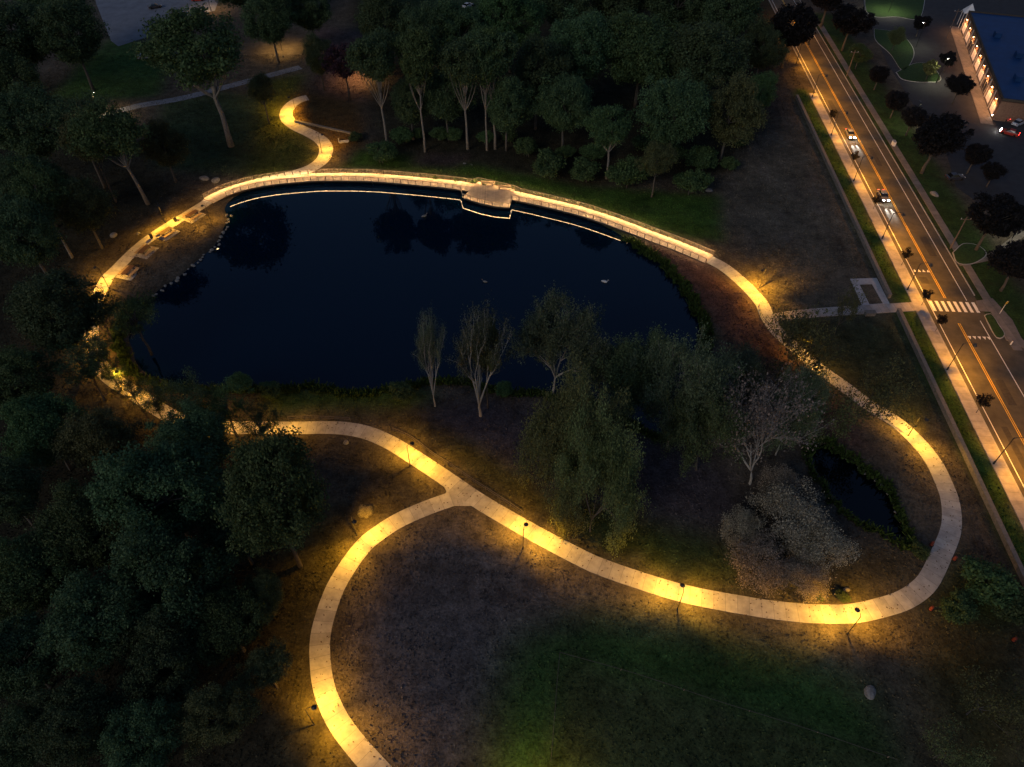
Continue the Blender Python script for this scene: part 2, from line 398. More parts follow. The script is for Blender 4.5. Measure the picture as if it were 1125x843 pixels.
def zone_mat(name, grain=True):
    m = bpy.data.materials.new(name); m.use_nodes = True; t = m.node_tree; b = t.nodes['Principled BSDF']
    b.inputs['Roughness'].default_value = .95; b.inputs['Specular IOR Level'].default_value = .1
    a = t.nodes.new('ShaderNodeAttribute'); a.attribute_name = 'zone'
    tc = t.nodes.new('ShaderNodeTexCoord'); cur = None
    vals = []
    for sc, lo, hi in ((.09, .65, 1.4), (.5, .6, 1.45), (2.6, .55, 1.5)):
        n = t.nodes.new('ShaderNodeTexNoise'); n.inputs['Scale'].default_value = sc; n.inputs['Detail'].default_value = 5; n.inputs['Roughness'].default_value = .7
        t.links.new(tc.outputs['Object'], n.inputs['Vector'])
        q = t.nodes.new('ShaderNodeMapRange'); q.inputs['From Min'].default_value = .3; q.inputs['From Max'].default_value = .7
        q.inputs['To Min'].default_value = lo; q.inputs['To Max'].default_value = hi; q.clamp = True
        t.links.new(n.outputs[0], q.inputs[0]); vals.append(q.outputs[0]); last = n
    for v in vals:
        if cur is None: cur = v
        else:
            k = t.nodes.new('ShaderNodeMath'); k.operation = 'MULTIPLY'; t.links.new(cur, k.inputs[0]); t.links.new(v, k.inputs[1]); cur = k.outputs[0]
    hs = t.nodes.new('ShaderNodeHueSaturation'); t.links.new(a.outputs['Color'], hs.inputs['Color']); t.links.new(cur, hs.inputs['Value'])
    # dry straw patches
    n = t.nodes.new('ShaderNodeTexNoise'); n.inputs['Scale'].default_value = .22; n.inputs['Detail'].default_value = 8; n.inputs['Roughness'].default_value = .75
    t.links.new(tc.outputs['Object'], n.inputs['Vector'])
    q = t.nodes.new('ShaderNodeMapRange'); q.inputs['From Min'].default_value = .52; q.inputs['From Max'].default_value = .72; q.inputs['To Max'].default_value = .3; t.links.new(n.outputs[0], q.inputs[0])
    mx = t.nodes.new('ShaderNodeMix'); mx.data_type = 'RGBA'; mx.inputs['B'].default_value = (.07, .055, .035, 1)
    t.links.new(q.outputs[0], mx.inputs[0]); t.links.new(hs.outputs[0], mx.inputs['A']); t.links.new(mx.outputs['Result'], b.inputs['Base Color'])
    bp = t.nodes.new('ShaderNodeBump'); bp.inputs['Strength'].default_value = .8; bp.inputs['Distance'].default_value = .25
    t.links.new(last.outputs[0], bp.inputs['Height']); t.links.new(bp.outputs[0], b.inputs['Normal'])
    return m
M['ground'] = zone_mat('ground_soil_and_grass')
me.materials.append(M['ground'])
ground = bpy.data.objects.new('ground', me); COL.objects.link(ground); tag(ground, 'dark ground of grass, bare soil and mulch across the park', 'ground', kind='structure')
def zone_at(x, y):
    i = np.clip(np.searchsorted(gx, x), 0, nx_-1); j = np.clip(np.searchsorted(gy, y), 0, ny_-1)
    return j, i

# ------------------------------------------------------------------ water
def water_mat():
    m = bpy.data.materials.new('still_water'); m.use_nodes = True; t = m.node_tree; b = t.nodes['Principled BSDF']
    b.inputs['Base Color'].default_value = (.0004, .006, .017, 1); b.inputs['Roughness'].default_value = .015; b.inputs['IOR'].default_value = 1.33
    tc = t.nodes.new('ShaderNodeTexCoord'); n = t.nodes.new('ShaderNodeTexNoise'); n.inputs['Scale'].default_value = .8; n.inputs['Detail'].default_value = 2
    t.links.new(tc.outputs['Object'], n.inputs['Vector'])
    bp = t.nodes.new('ShaderNodeBump'); bp.inputs['Strength'].default_value = .1; bp.inputs['Distance'].default_value = .05
    t.links.new(n.outputs[0], bp.inputs['Height']); t.links.new(bp.outputs[0], b.inputs['Normal'])
    return m
M['water'] = water_mat()
M['shadewater'] = water_mat(); M['shadewater'].name = 'shaded_pool_water'; M['shadewater'].node_tree.nodes['Principled BSDF'].inputs['Base Color'].default_value = (.0008, .0016, .0024, 1)  # pool colour darkened to stand for shade and reflected trees
for nm, poly, lab in (('pond_water', pondW, 'large still dark blue pond inside the lit loop path'), ('creek_water', creekW, 'small narrow dark pool beside the right bend of the path')):
    c = poly.mean(0); d = poly-c
    big = [tuple(c+q*(1+3.0/np.linalg.norm(q))) for q in d]
    mb = MB(); mb.add([(p[0], p[1], WATER_Z) for p in big], [tuple(range(len(big)))[::-1]])
    o = mb.build(nm, M['water' if nm == 'pond_water' else 'shadewater']); tag(o, lab, 'water', kind='structure')
    if o.data.polygons[0].normal.z < 0: o.data.flip_normals()

# ------------------------------------------------------------------ paths
mb = MB()
mb.ribbon(lpLoop, PATHW, -.15, .06); mb.ribbon(lpLeft, PATHW, -.15, .056); mb.ribbon(lpBranch, PATHW*.97, -.15, .055)
mb.ribbon(lpS, 1.75, -.15, .055)
# rounded fillets at the fork
mb.prism([tuple(G(x, y)) for x, y in [(483, 532), (488, 535), (490.5, 540), (489, 544), (484, 547), (500, 556), (520, 556), (517, 540)]], -.1, .050)
mb.prism([tuple(G(x, y)) for x, y in [(500, 556), (508, 553), (521, 556), (535, 566), (530, 552), (505, 548)]], -.1, .046)
o = mb.build('park_path', M['path']); tag(o, 'pale concrete footpath looping round the pond with two branches', 'path', kind='structure')
mb = MB(); mb.ribbon(line_px([(20, 166), (70, 146), (113, 128), (150, 117), (182, 111.5), (205, 107), (242, 97.5), (285, 86), (330, 74)]), 1.5, -.1, .05)
tag(mb.build('footpath', M['palelot']), 'straight pale footpath across the upper left lawn', 'path', kind='structure')

# ------------------------------------------------------------------ road
def strip(mb, s0, s1, n0, n1, z0, z1):
    L = max(2, int((s1-s0)/4)); ss = np.linspace(s0, s1, L)
    mb.ribbon([RP(s, (n0+n1)/2) for s in ss], abs(n1-n0)/2, z0, z1)
S0, S1 = -90, 215
mb = MB(); strip(mb, S0, S1, -4.72, 6.0, -.1, .03)
mb.prism([tuple(G(x, y)) for x, y in [(1090, 372), (1102, 368), (1112, 372), (1150, 400), (1175, 460), (1150, 480), (1100, 400)]], -.1, .026)
tag(mb.build('road', M['asphalt']), 'two lane asphalt road lit amber', 'road', kind='structure')
mb = MB(); strip(mb, SN(888, 103)[0], S1, -7.05, -5.0, -.1, .14)
pl = [G(x, y) for x, y in [(846, 351), (870, 347), (898, 344), (950, 340.5), (975, 339), (1008, 337)]]
mb.ribbon(smooth_line(pl), 1.25, -.1, .136)
tag(mb.build('sidewalk', M['walk']), 'pale pavement along the near side of the road', 'pavement', kind='structure')
mb = MB(); strip(mb, -30, 128, 7.35, 9.0, -.1, .1)
mb.prism([tuple(G(x, y)) for x, y in [(1072, 331), (1090, 328), (1112, 352), (1122, 372), (1140, 390), (1105, 374), (1093, 343), (1075, 342)]], -.1, .104)
mb.ribbon(smooth_line([G(x, y) for x, y in [(1052, 290), (1075, 286), (1092, 280), (1125, 255)]]), .8, -.1, .096)
tag(mb.build('far_pavement', M['farwalk']), 'narrow pavement along the far side of the road', 'pavement', kind='structure')
mb = MB(); strip(mb, S0, S1, -5.0, -4.72, -.1, .15); strip(mb, S0, SN(1068, 325)[0], 6.0, 6.2, -.1, .14)
tag(mb.build('kerb', M['kerb']), 'granite kerbs edging the road', 'kerb', kind='structure')
cs = SN(1048, 337)[0]
mbw, mby = MB(), MB()
def dash(mb, s0, s1, n, wd): strip(mb, s0, s1, n-wd/2, n+wd/2, .0305, .035)
dash(mbw, S0, S1, -3.75, .14)
dash(mbw, S0, cs-2, 4.0, .14); dash(mbw, cs+4, S1, 4.35, .14)
for n in (-.16, .16): dash(mby, S0, cs-2.5, n, .13); dash(mby, cs+5, S1, n, .13)
for k in range(8):
    n = -3.3+k*1.18
    strip(mbw, cs-1.5, cs+1.6, n-.31, n+.31, .0305, .036)
def teeth(sc, ns, up):
    for n in ns:
        a, b, c = RP(sc, n-.32), RP(sc, n+.32), RP(sc+up*.85, n)
        mbw.prism([tuple(a), tuple(b), tuple(c)], .0305, .037)
teeth(SN(1012, 299)[0], [-3.2, -2.3, -1.4, -.5], -1)
teeth(SN(1076, 370)[0], [.6, 1.5, 2.4, 3.3, 4.1], 1)
tag(mbw.build('road_markings', M['white']), 'white edge lines, zebra crossing bars and yield teeth on the road', 'road marking', kind='structure')
tag(mby.build('centre_line', M['yellow']), 'double yellow centre line of the road', 'road marking', kind='structure')
pm = MB()
for k, (sc, n, L_, w_) in enumerate([(30, -2.2, 6, 1.3), (58, 1.8, 9, 1.2), (72, -1.2, 3, 2.0), (96, 2.4, 7, 1.5), (108, -2.3, 2.2, 1.6), (139, 1.6, 6, 1.4), (152, -1.9, 10, 1.0), (160, 5.1, 5, 1.1)]):
    strip(pm, sc-L_/2, sc+L_/2, n-w_/2, n+w_/2, .0302, .0325)
tag(pm.build('road_patches', mat('patched_asphalt', (.05, .044, .036), .9, .25, 2)), 'darker repair patches in the road asphalt', 'road patch', kind='structure')
# entry plaza (rectangular ring of paving) and its planting bed
def ring(mb, outer, inner, z0, z1):
    o = [G(*p) for p in outer]; i = [G(*p) for p in inner]
    for k in range(4):
        k2 = (k+1) % 4
        mb.prism([tuple(o[k]), tuple(o[k2]), tuple(i[k2]), tuple(i[k])], z0, z1)
mb = MB(); ring(mb, [(934, 307), (963, 306), (981, 342), (951, 345)], [(944, 313), (958, 312.5), (970, 334), (955, 335)], -.1, .131)
tag(mb.build('plaza_paving', M['plaza']), 'grey rectangular ring of paving at the park entrance', 'paving', kind='structure')

# parking lots
mb = MB(); mb.prism([tuple(G(x, y)) for x, y in [(90, -60), (106, 5), (122, 45), (130, 51), (152, 44), (174, 37), (195, 20), (236, 12), (262, -60)]], -.1, .03)
tag(mb.build('car_park', M['palelot']), 'pale asphalt car park at the upper left', 'car park', kind='structure')
mb = MB(); mb.prism([tuple(G(x, y)) for x, y in [(940, -60), (950, 15), (975, 70), (1000, 110), (1040, 170), (1050, 205), (1090, 235), (1160, 260), (1160, -60)]], -.1, .03)
tag(mb.build('parking_area', M['lot']), 'dark asphalt car park between the road and the blue roofed building', 'car park', kind='structure')
GRASSI = mat('island_grass', (.022, .052, .01), .95, .4, 2.5, bump=.5)
def island(poly, lab):
    P = np.array([G(x, y) for x, y in poly]); c = P.mean(0)
    P = smooth_line(np.vstack([P, P[:1]]), .8)[:-1]
    mbk = MB(); mbk.prism([tuple(p) for p in P], -.05, .13)
    o = mbk.build('kerbed_island', M['kerb']); tag(o, lab, 'kerb', kind='structure')
    mbg = MB(); mbg.prism([tuple(c+(p-c)*(1-.22/np.linalg.norm(p-c))) for p in P], .131, .17)
    g = mbg.build('lawn', GRASSI, o)
island([(960, 32), (985, 36), (1000, 48), (1004, 62), (992, 78), (978, 60), (962, 45)], 'kerbed grass island near the top of the car park')
island([(984, 80), (1005, 70), (1022, 72), (1034, 88), (1015, 91), (992, 88)], 'kerbed grass island with the lit young tree')
island([(950, -20), (1010, -25), (1012, 18), (985, 19), (953, 15)], 'lit grass strip at the top end of the car park')
island([(1046, 278), (1058, 268), (1074, 270), (1084, 280), (1070, 290), (1052, 290)], 'kerbed planting bed where the side path meets the road')
island([(1081, 347), (1088, 345), (1098, 358), (1104, 369), (1096, 373), (1087, 360)], 'small triangular grass island beside the crossing')

# ------------------------------------------------------------------ stone walls
def wall(s0, s1, n, h, lab):
    t = empty('stone_wall', (*RP((s0+s1)/2, n), 0), 0, lab, 'wall')
    o = np.array([t.location.x, t.location.y])
    L = int((s1-s0)/2); ss = np.linspace(s0, s1, L)
    a = MB(); a.ribbon([RP(s, n)-o for s in ss], .28, -.3, h); a.build('wall_body', M['stone'], t)
    a = MB(); a.ribbon([RP(s, n)-o for s in ss], .34, h+.002, h+.12); a.build('coping', M['cap'], t)
wall(SN(878, 108)[0], SN(979, 328)[0], -11.2, .9, 'grey stone retaining wall above the park entrance')
wall(SN(985, 343)[0], SN(1150, 680)[0], -10.75, .9, 'grey stone retaining wall below the park entrance')

# ------------------------------------------------------------------ boardwalk
BW = 1.75
bw = empty('boardwalk', (*lpBoard[len(lpBoard)//2], 0), 0, 'long curved timber boardwalk with lit handrails along the far shore', 'boardwalk')
bo = np.array([bw.location.x, bw.location.y])
B = lpBoard-bo
DZ = .2
mb = MB(); mb.ribbon(B, BW, DZ-.08, DZ)
plat_px = [(525.5, 199.5), (565.5, 208.5), (560, 228), (545, 227), (528, 223.5), (508, 217)]
plat = [G(x, y, DZ)-bo for x, y in plat_px]
mb.build('deck', M['deck'], bw)
mb = MB(); mb.prism([tuple(p) for p in plat], DZ-.07, DZ+.006); mb.build('platform_deck', slab_mat('platform_planks', (.34, .27, .2), .3, .03), bw)
mb = MB(); mb.ribbon(offset(B, BW-.12), .1, DZ-.45, DZ-.085); mb.ribbon(offset(B, -BW+.12), .1, DZ-.45, DZ-.085)
pl_in = [p+(np.mean(plat, 0)-p)*.04 for p in plat]
for k in range(len(pl_in)): mb.ribbon([pl_in[k], pl_in[(k+1) % len(pl_in)]], .08, DZ-.5, DZ-.09)
mb.build('beam', M['beam'], bw)
for i in range(4, len(B)-2, 6):
    for d in (-1.2, 1.2):
        a = MB(); q = offset(B, d)[i]; a.tube([(q[0], q[1], -2.2), (q[0], q[1], DZ-.09)], .14, 8)
        a.build('pile', M['beam'], bw)
# side of pond: offset sign -> pond lies towards the camera (smaller y)
def railing(P, name, lit, zb=DZ):
    r = MB(); r.ribbon(P, .075, zb+1.05, zb+1.12); ro = r.build(name, M['railtop'], bw)
    a = MB()
    for z in (.2, .4, .6, .8): a.ribbon(P, .012, zb+z, zb+z+.025)
    a.build('cable_rail', M['steel'], ro)
    a = MB()
    a.ribbon(P, .03, zb+1.042, zb+1.047); a.build('led_strip', M['led_back' if lit else 'led'], ro)
    if not lit:
        c1, c2 = offset(P, .062), offset(P, -.062); inner = c1 if c1[len(P)//2][1] > c2[len(P)//2][1] else c2
        a = MB(); a.ribbon(inner, .004, zb+1.0, zb+1.048); a.build('added_deck_strip', M['fill_platform' if name == 'platform_railing' else 'fill_deck'], ro)  # extra strip hidden under the rail, added to brighten the deck
    L = np.concatenate([[0], np.cumsum(np.linalg.norm(np.diff(P, axis=0), axis=1))])
    n = max(1, int(L[-1]/1.8)); pa = MB(); pa.box((0, 0, 0), (.11, .11, 1.05)); first = None
    for s in np.linspace(0, L[-1], n+1):
        x = np.interp(s, L, P[:, 0]); y = np.interp(s, L, P[:, 1])
        if first is None: q = first = pa.build('post', M['beam'], ro)
        else: q = first.copy(); COL.objects.link(q); q.parent = ro
        q.location = (x, y, zb+.525)
back = offset(B, BW-.05); front = offset(B, -BW+.05)
if back[len(back)//2][1] < front[len(front)//2][1]: back, front = front, back
def px_of(P): return np.array([proj(p[0]+bo[0], p[1]+bo[1], DZ) for p in P])
bpx, fpx = px_of(back), px_of(front)
railing(back[bpx[:, 0] < 523], 'back_railing', True); railing(back[bpx[:, 0] > 568], 'back_railing', True)
railing(front[(fpx[:, 0] < 508) & (fpx[:, 0] > 246)], 'front_railing', False); railing(front[fpx[:, 0] > 562], 'front_railing', False)
def seg(pts, step=.8): return np.vstack([seg(pts[k:k+2], step)[(1 if k else 0):] for k in range(len(pts)-1)]) if len(pts) > 2 else np.linspace(pts[0], pts[1], max(2, int(np.linalg.norm(np.array(pts[1])-pts[0])/step)))
railing(np.vstack([seg([back[bpx[:, 0] < 523][-1], plat[0]]), seg([plat[0], plat[1]])[1:], seg([plat[1], back[bpx[:, 0] > 568][0]])[1:]]), 'platform_railing', True)
fr_ = seg([plat[2], plat[3], plat[4], plat[5]])
railing(np.vstack([seg([front[fpx[:, 0] > 562][0], plat[2]]), fr_[1:], seg([plat[5], front[fpx[:, 0] < 508][-1]])[1:]]), 'platform_railing', False)

# ------------------------------------------------------------------ lamps
HEAD_Z = 5.0
def lamp_light(name, parent, loc, power, color, size=2.6, blend=.7, tilt=(0, 0, 0), radius=.12):
    l = bpy.data.lights.new(name, 'SPOT'); l.energy = power; l.color = color; l.spot_size = size; l.spot_blend = blend; l.shadow_soft_size = radius
    o = bpy.data.objects.new(name, l); COL.objects.link(o); o.parent = parent; o.location = loc; o.rotation_euler = tilt
    return o
AMBER = (1.0, .46, .034)
def make_path_lamp():
    t = empty('path_lamp')
    a = MB(); a.tube([(0, 0, 0), (0, 0, .25), (0, 0, .3), (0, 0, HEAD_Z+.15)], [.13, .13, .065, .05], 8); a.build('pole', M['black'], t)
    a = MB(); a.tube([(0, 0, HEAD_Z), (.3, 0, HEAD_Z+.32), (.75, 0, HEAD_Z+.3), (1.0, 0, HEAD_Z+.16)], .035, 6); a.build('arm', M['black'], t)
    h = MB(); h.tube([(1, 0, HEAD_Z+.2), (1, 0, HEAD_Z+.12), (1, 0, HEAD_Z-.02), (1, 0, HEAD_Z-.06)], [.08, .16, .33, .34], 14)
    ho = h.build('lamp_head', M['black'], t)
    h = MB(); h.tube([(1, 0, HEAD_Z-.065), (1, 0, HEAD_Z-.1)], [.27, .2], 12); h.build('lens', M['lamp'], ho)
    return t
allpaths = np.vstack([lpLoop, lpLeft, lpBranch, lpS])
PL = [  # head pixel, power, label
    (453, 487, 2300, 'black path lamp on the loop path just before the fork'),
    (578, 576, 2500, 'black path lamp first right of the fork beside the loop path'),
    (750, 643, 2500, 'black path lamp midway along the lower straight of the loop'),
    (942, 670, 2700, 'black path lamp at the bottom right bend of the loop'),
    (345, 777, 2600, 'black path lamp with long shadow beside the bottom of the left branch'),
    (389, 573, 2400, 'black path lamp beside dry grass at the top of the left branch'),
    (174, 226, 2100, 'path lamp beside the leaning trunk above the picnic tables'),
    (104, 294, 2000, 'path lamp at the left end of the picnic table row'),
    (1018, 461, 2000, 'path lamp between the loop path and the lower stone wall'),
    (838, 297, 2500, 'path lamp near the right end of the boardwalk'),
    (317, 107, 3000, 'path lamp at the far end of the S bend path'),
    (354, 148, 1600, 'path lamp standing right at the middle of the S bend'),
    (90, 362, 1800, 'path lamp hidden in the trees left of the pond'),
    (128, 408, 1800, 'path lamp under the trees at the lower left pond corner'),
    (302, 455, 800, 'path lamp under the tree where the loop path leaves the wood'),
    (893, 380, 800, 'path lamp behind the sparse tree on the right side of the loop'),
    (222, 226, 900, 'low path lamp at the left end of the boardwalk'),
    (214, 448, 1500, 'path lamp under the dark crown south of the pond'),
]
proto_lamp = make_path_lamp()
for i, (hx, hy, pw, lab) in enumerate(PL):
    h = G(hx, hy, HEAD_Z); d = allpaths-h; k = np.argmin((d**2).sum(1)); v = d[k]; L = np.linalg.norm(v)
    v = v/L if L > .3 else np.array([1., 0])
    t = proto_lamp if i == 0 else copy_tree(proto_lamp)
    b = h-v
    t.location = (b[0], b[1], 0); t.rotation_euler = (0, 0, math.atan2(v[1], v[0]))
    tag(t, lab, 'lamp', 'black lamps along the park path')
for i, (hx, hy, pw, lab) in enumerate(PL):
    h = G(hx, hy, HEAD_Z); d = allpaths-h; k = np.argmin((d**2).sum(1)); v = d[k]; L = np.linalg.norm(v); v = v/max(L, .3)
    k = min(max(k, 1), len(allpaths)-2); al = unit(allpaths[k+1]-allpaths[k-1]); lean = min(.35, L/HEAD_Z)
    for sg in (-1, 0, 1):
        o = lamp_light('lamp_light', None, (h[0], h[1], HEAD_Z-.14), pw*(.82 if sg else .3), AMBER, 1.8 if sg else 2.5, 1.0)
        o.rotation_euler = Vector((v[0]*lean+al[0]*sg*1.05, v[1]*lean+al[1]*sg*1.05, -1)).to_track_quat('-Z', 'Y').to_euler()

h = G(838, 297, HEAD_Z); k = np.argmin(((allpaths-h)**2).sum(1)); v = unit(h-allpaths[k])
o = lamp_light('lamp_light', None, (h[0]+v[0]*.1, h[1]+v[1]*.1, HEAD_Z-.14), 2600, AMBER, 1.7, .9); o.rotation_euler = Vector((v[0]*.75, v[1]*.75, -1)).to_track_quat('-Z', 'Y').to_euler()

def make_road_lamp():
    t = empty('street_lamp'); Hh = 6.2
    a = MB(); a.tube([(0, 0, 0), (0, 0, .6), (0, 0, .65), (0, 0, Hh+.3)], [.16, .15, .085, .06], 8); a.build('pole', M['black'], t)
    a = MB(); a.tube([(0, 0, Hh), (.5, 0, Hh+.45), (1.5, 0, Hh+.5), (2.1, 0, Hh+.3)], .045, 6); a.build('arm', M['black'], t)
    h = MB(); h.tube([(2.1, 0, Hh+.35), (2.1, 0, Hh+.2), (2.1, 0, Hh-.1), (2.1, 0, Hh-.15)], [.1, .2, .38, .4], 14); ho = h.build('lamp_head', M['black'], t)
    h = MB(); h.tube([(2.1, 0, Hh-.155), (2.1, 0, Hh-.2)], [.3, .2], 12); h.build('lens', M['lamp'], ho)
    return t
RL = [(884, 72, 'street lamp half hidden by the dark tree at the top of the road'), (866, 34, 'street lamp behind the dark tree leaning over the road'), (900, 108, 'topmost black street lamp on the near pavement where it starts'), (922, 150, 'black street lamp beside the upper moving car'),
      (944, 200, 'black street lamp on the pavement between the two moving cars'), (970.5, 263, 'black street lamp on the pavement below the lower moving car'),
      (999.6, 319, 'black street lamp beside the yield teeth above the crossing'), (1043, 407, 'black street lamp below the zebra crossing'),
      (1089.6, 510, 'black street lamp nearest the bottom of the road')]
pr = make_road_lamp()
ROADAMBER = (1.0, .40, .03)
for i, (bx, by, lab) in enumerate(RL):
    s, n = SN(bx, by); b = RP(s, -6.75)
    t = pr if i == 0 else copy_tree(pr)
    t.location = (b[0], b[1], .14); t.rotation_euler = (0, 0, math.atan2(Rn[1], Rn[0])); tag(t, lab, 'street lamp', 'street lamps along the near pavement')
for i, (bx, by, lab) in enumerate(RL):
    s, n = SN(bx, by); b = RP(s, -6.75+2.1)
    for sg in (-1, 1):
        o = lamp_light('street_light', None, (b[0], b[1], 6.1), 1900, ROADAMBER, 2.1, .9)
        d = Rd*sg*1.15+Rn*.4
        o.rotation_euler = Vector((d[0], d[1], -1)).to_track_quat('-Z', 'Y').to_euler()

# ------------------------------------------------------------------ trees
def mesh_leaves(name, C, N, size, mat_, asp=1.5):
    """C centres (k,3), N normals (k,3), size (k,): one small folded quad per leaf spray"""
    k = len(C); a = NP.normal(size=(k, 3)); t = np.cross(N, a); t /= np.linalg.norm(t, axis=1)[:, None]+1e-9
    b = np.cross(N, t); s = size[:, None]
    V = np.stack([C-t*s*asp*.5, C+b*s*.42, C+t*s*asp*.5, C-b*s*.42], 1).reshape(-1, 3)
    Q = np.arange(4*k).reshape(-1, 4)
    me = bpy.data.meshes.new(name); mesh_np(me, V, Q); me.materials.append(mat_)
    return me

class Proto: pass
def proto_from(kind, trunk_mb, crown_me, bark, H, Rr, zc):
    p = Proto(); p.H, p.R, p.zc, p.used = H, Rr, zc, 0
    p.trunk = bpy.data.meshes.new('trunk'); p.trunk.from_pydata(trunk_mb.v, [], trunk_mb.f); p.trunk.update(); p.trunk.materials.append(bark)
    p.trunk.polygons.foreach_set('use_smooth', [True]*len(p.trunk.polygons))
    p.crown = crown_me; p.kind = kind
    return p
def limb(mb, a, b, r0, r1, sag=.15, n=6, rng=NP):
    a, b = np.array(a, float), np.array(b, float); L = np.linalg.norm(b-a)
    m = (a+b)/2+np.array([rng.normal()*.08*L, rng.normal()*.08*L, -sag*L*.5])
    pts = [(1-t)**2*a+2*t*(1-t)*m+t*t*b for t in np.linspace(0, 1, 6)]
    mb.tube(pts, list(np.linspace(r0, r1, 6)), n, False)
def broadleaf(kind, seed, H, Rr, cb, ncl, nlf, leaf, lm, bark, tr=.32, clr=.155, zst=.8, lobes=8, stems=1, droop=0.0, fork=.45):
    g = np.random.default_rng(seed)
    zc, rz = H*(cb+1)/2, H*(1-cb)/2
    LB = unit(g.normal(size=(lobes, 3))); LB[:, 2] = np.abs(LB[:, 2])*.8; LB = unit(LB)
    d = unit(g.normal(size=(ncl, 3))+np.array([0, 0, .25]))
    lob = np.max(np.clip(d@LB.T, 0, 1)**5, axis=1)
    rad = (.52+.56*lob)*(.45+.55*g.random(ncl)**.45)
    C = d*rad[:, None]*np.array([Rr, Rr, rz])+np.array([0, 0, zc])
    C[:, :2] *= (1-.25*np.clip((zc-C[:, 2])/rz, 0, 1))[:, None]
    mb = MB()
    for st in range(stems):
        bx, by = (0, 0) if stems == 1 else g.normal(size=2)*.5
        pts = [np.array([bx+g.normal()*.02*H*t*1.0, by+g.normal()*.02*H*t, H*fork*t*1.7]) for t in np.linspace(0, 1, 7)]
        pts[0] = np.array([bx, by, -.3])
        mb.tube(pts, list(tr*np.array([1.35, 1, .85, .75, .6, .42, .2])), 9)
        for k in range(st, min(ncl, 17*stems), stems):
            i = int(2+min(3, max(0, (C[k, 2]/H-cb*.6)*4)))
            limb(mb, pts[i], C[k], tr*.42, tr*.08, .1, 5, g)
    k = ncl*nlf
    cr = clr*Rr*(.7+.7*g.random(ncl))
    off = unit(g.normal(size=(ncl, nlf, 3))+np.array([0, 0, .35]))*(g.random((ncl, nlf, 1))**.4)*(1+.22*g.normal(size=(ncl, nlf, 1)))*cr[:, None, None]*np.array([1, 1, zst])*1.15
    if droop: off[..., 2] -= droop*np.abs(g.normal(size=(ncl, nlf)))*cr[:, None]
    Pp = (C[:, None]+off).reshape(-1, 3)
    Nn = unit(g.normal(size=(k, 3))+.9*unit(off.reshape(-1, 3))+np.array([0, 0, .7]))
    ok = Pp[:, 2] > .1; Pp, Nn = Pp[ok], Nn[ok]
    return proto_from(kind, mb, mesh_leaves('crown', Pp, Nn, leaf*(.6+.8*g.random(len(Pp))), lm), bark, H, Rr, zc)
def twiggy(kind, seed, H, spread, up, depth, nlf, leaf, lm, bark, tr=.3, trunk_frac=.2, first=4, dens=3, lsig=.6):
    g = np.random.default_rng(seed); mb = MB(); tips = []
    def br(p, d, L, r, dep):
        pts = [p]; q = p.copy(); dd = d.copy()
        for i in range(4):
            dd = unit(dd+g.normal(size=3)*.13+np.array([0, 0, up*.22])); q = q+dd*L/4; pts.append(q.copy())
        mb.tube(pts, list(np.linspace(r, r*.5, 5)), 7 if dep < 2 else (5 if dep < 3 else 3), False)
        if dep >= 2:
            tips.extend(pts[2:])
        if dep < depth:
            n = first if dep == 0 else dens
            for k in range(n):
                i = int(g.integers(2, 5)) if dep else 4
                az = 2*math.pi*(k+g.random()*.6)/n; a = unit(np.cross(dd, [.3, .5, .2])); b = np.cross(dd, a)
                nd = unit(dd+(a*math.cos(az)+b*math.sin(az))*spread*(.7+.6*g.random()))
                br(pts[i], nd, L*(.62+.25*g.random()) if dep else H*.34, r*.55 if dep else r*.62, dep+1)
    br(np.array([0, 0, -.3]), np.array([0, 0, 1.]), H*trunk_frac, tr, 0)
    zmax = max(v[2] for v in mb.v); sc = H/zmax
    mb.v = [(v[0]*sc, v[1]*sc, v[2]*sc) for v in mb.v]; tips = np.array(tips)*sc
    Rr = np.percentile(np.linalg.norm(tips[:, :2], axis=1), 92)
    i = g.integers(0, len(tips), nlf); Pp = tips[i]+g.normal(size=(nlf, 3))*lsig
    Nn = unit(g.normal(size=(nlf, 3))+np.array([0, 0, .8]))
    return proto_from(kind, mb, mesh_leaves('crown', Pp, Nn, leaf*(.6+.8*g.random(nlf)), lm), bark, H, Rr, H*.62)

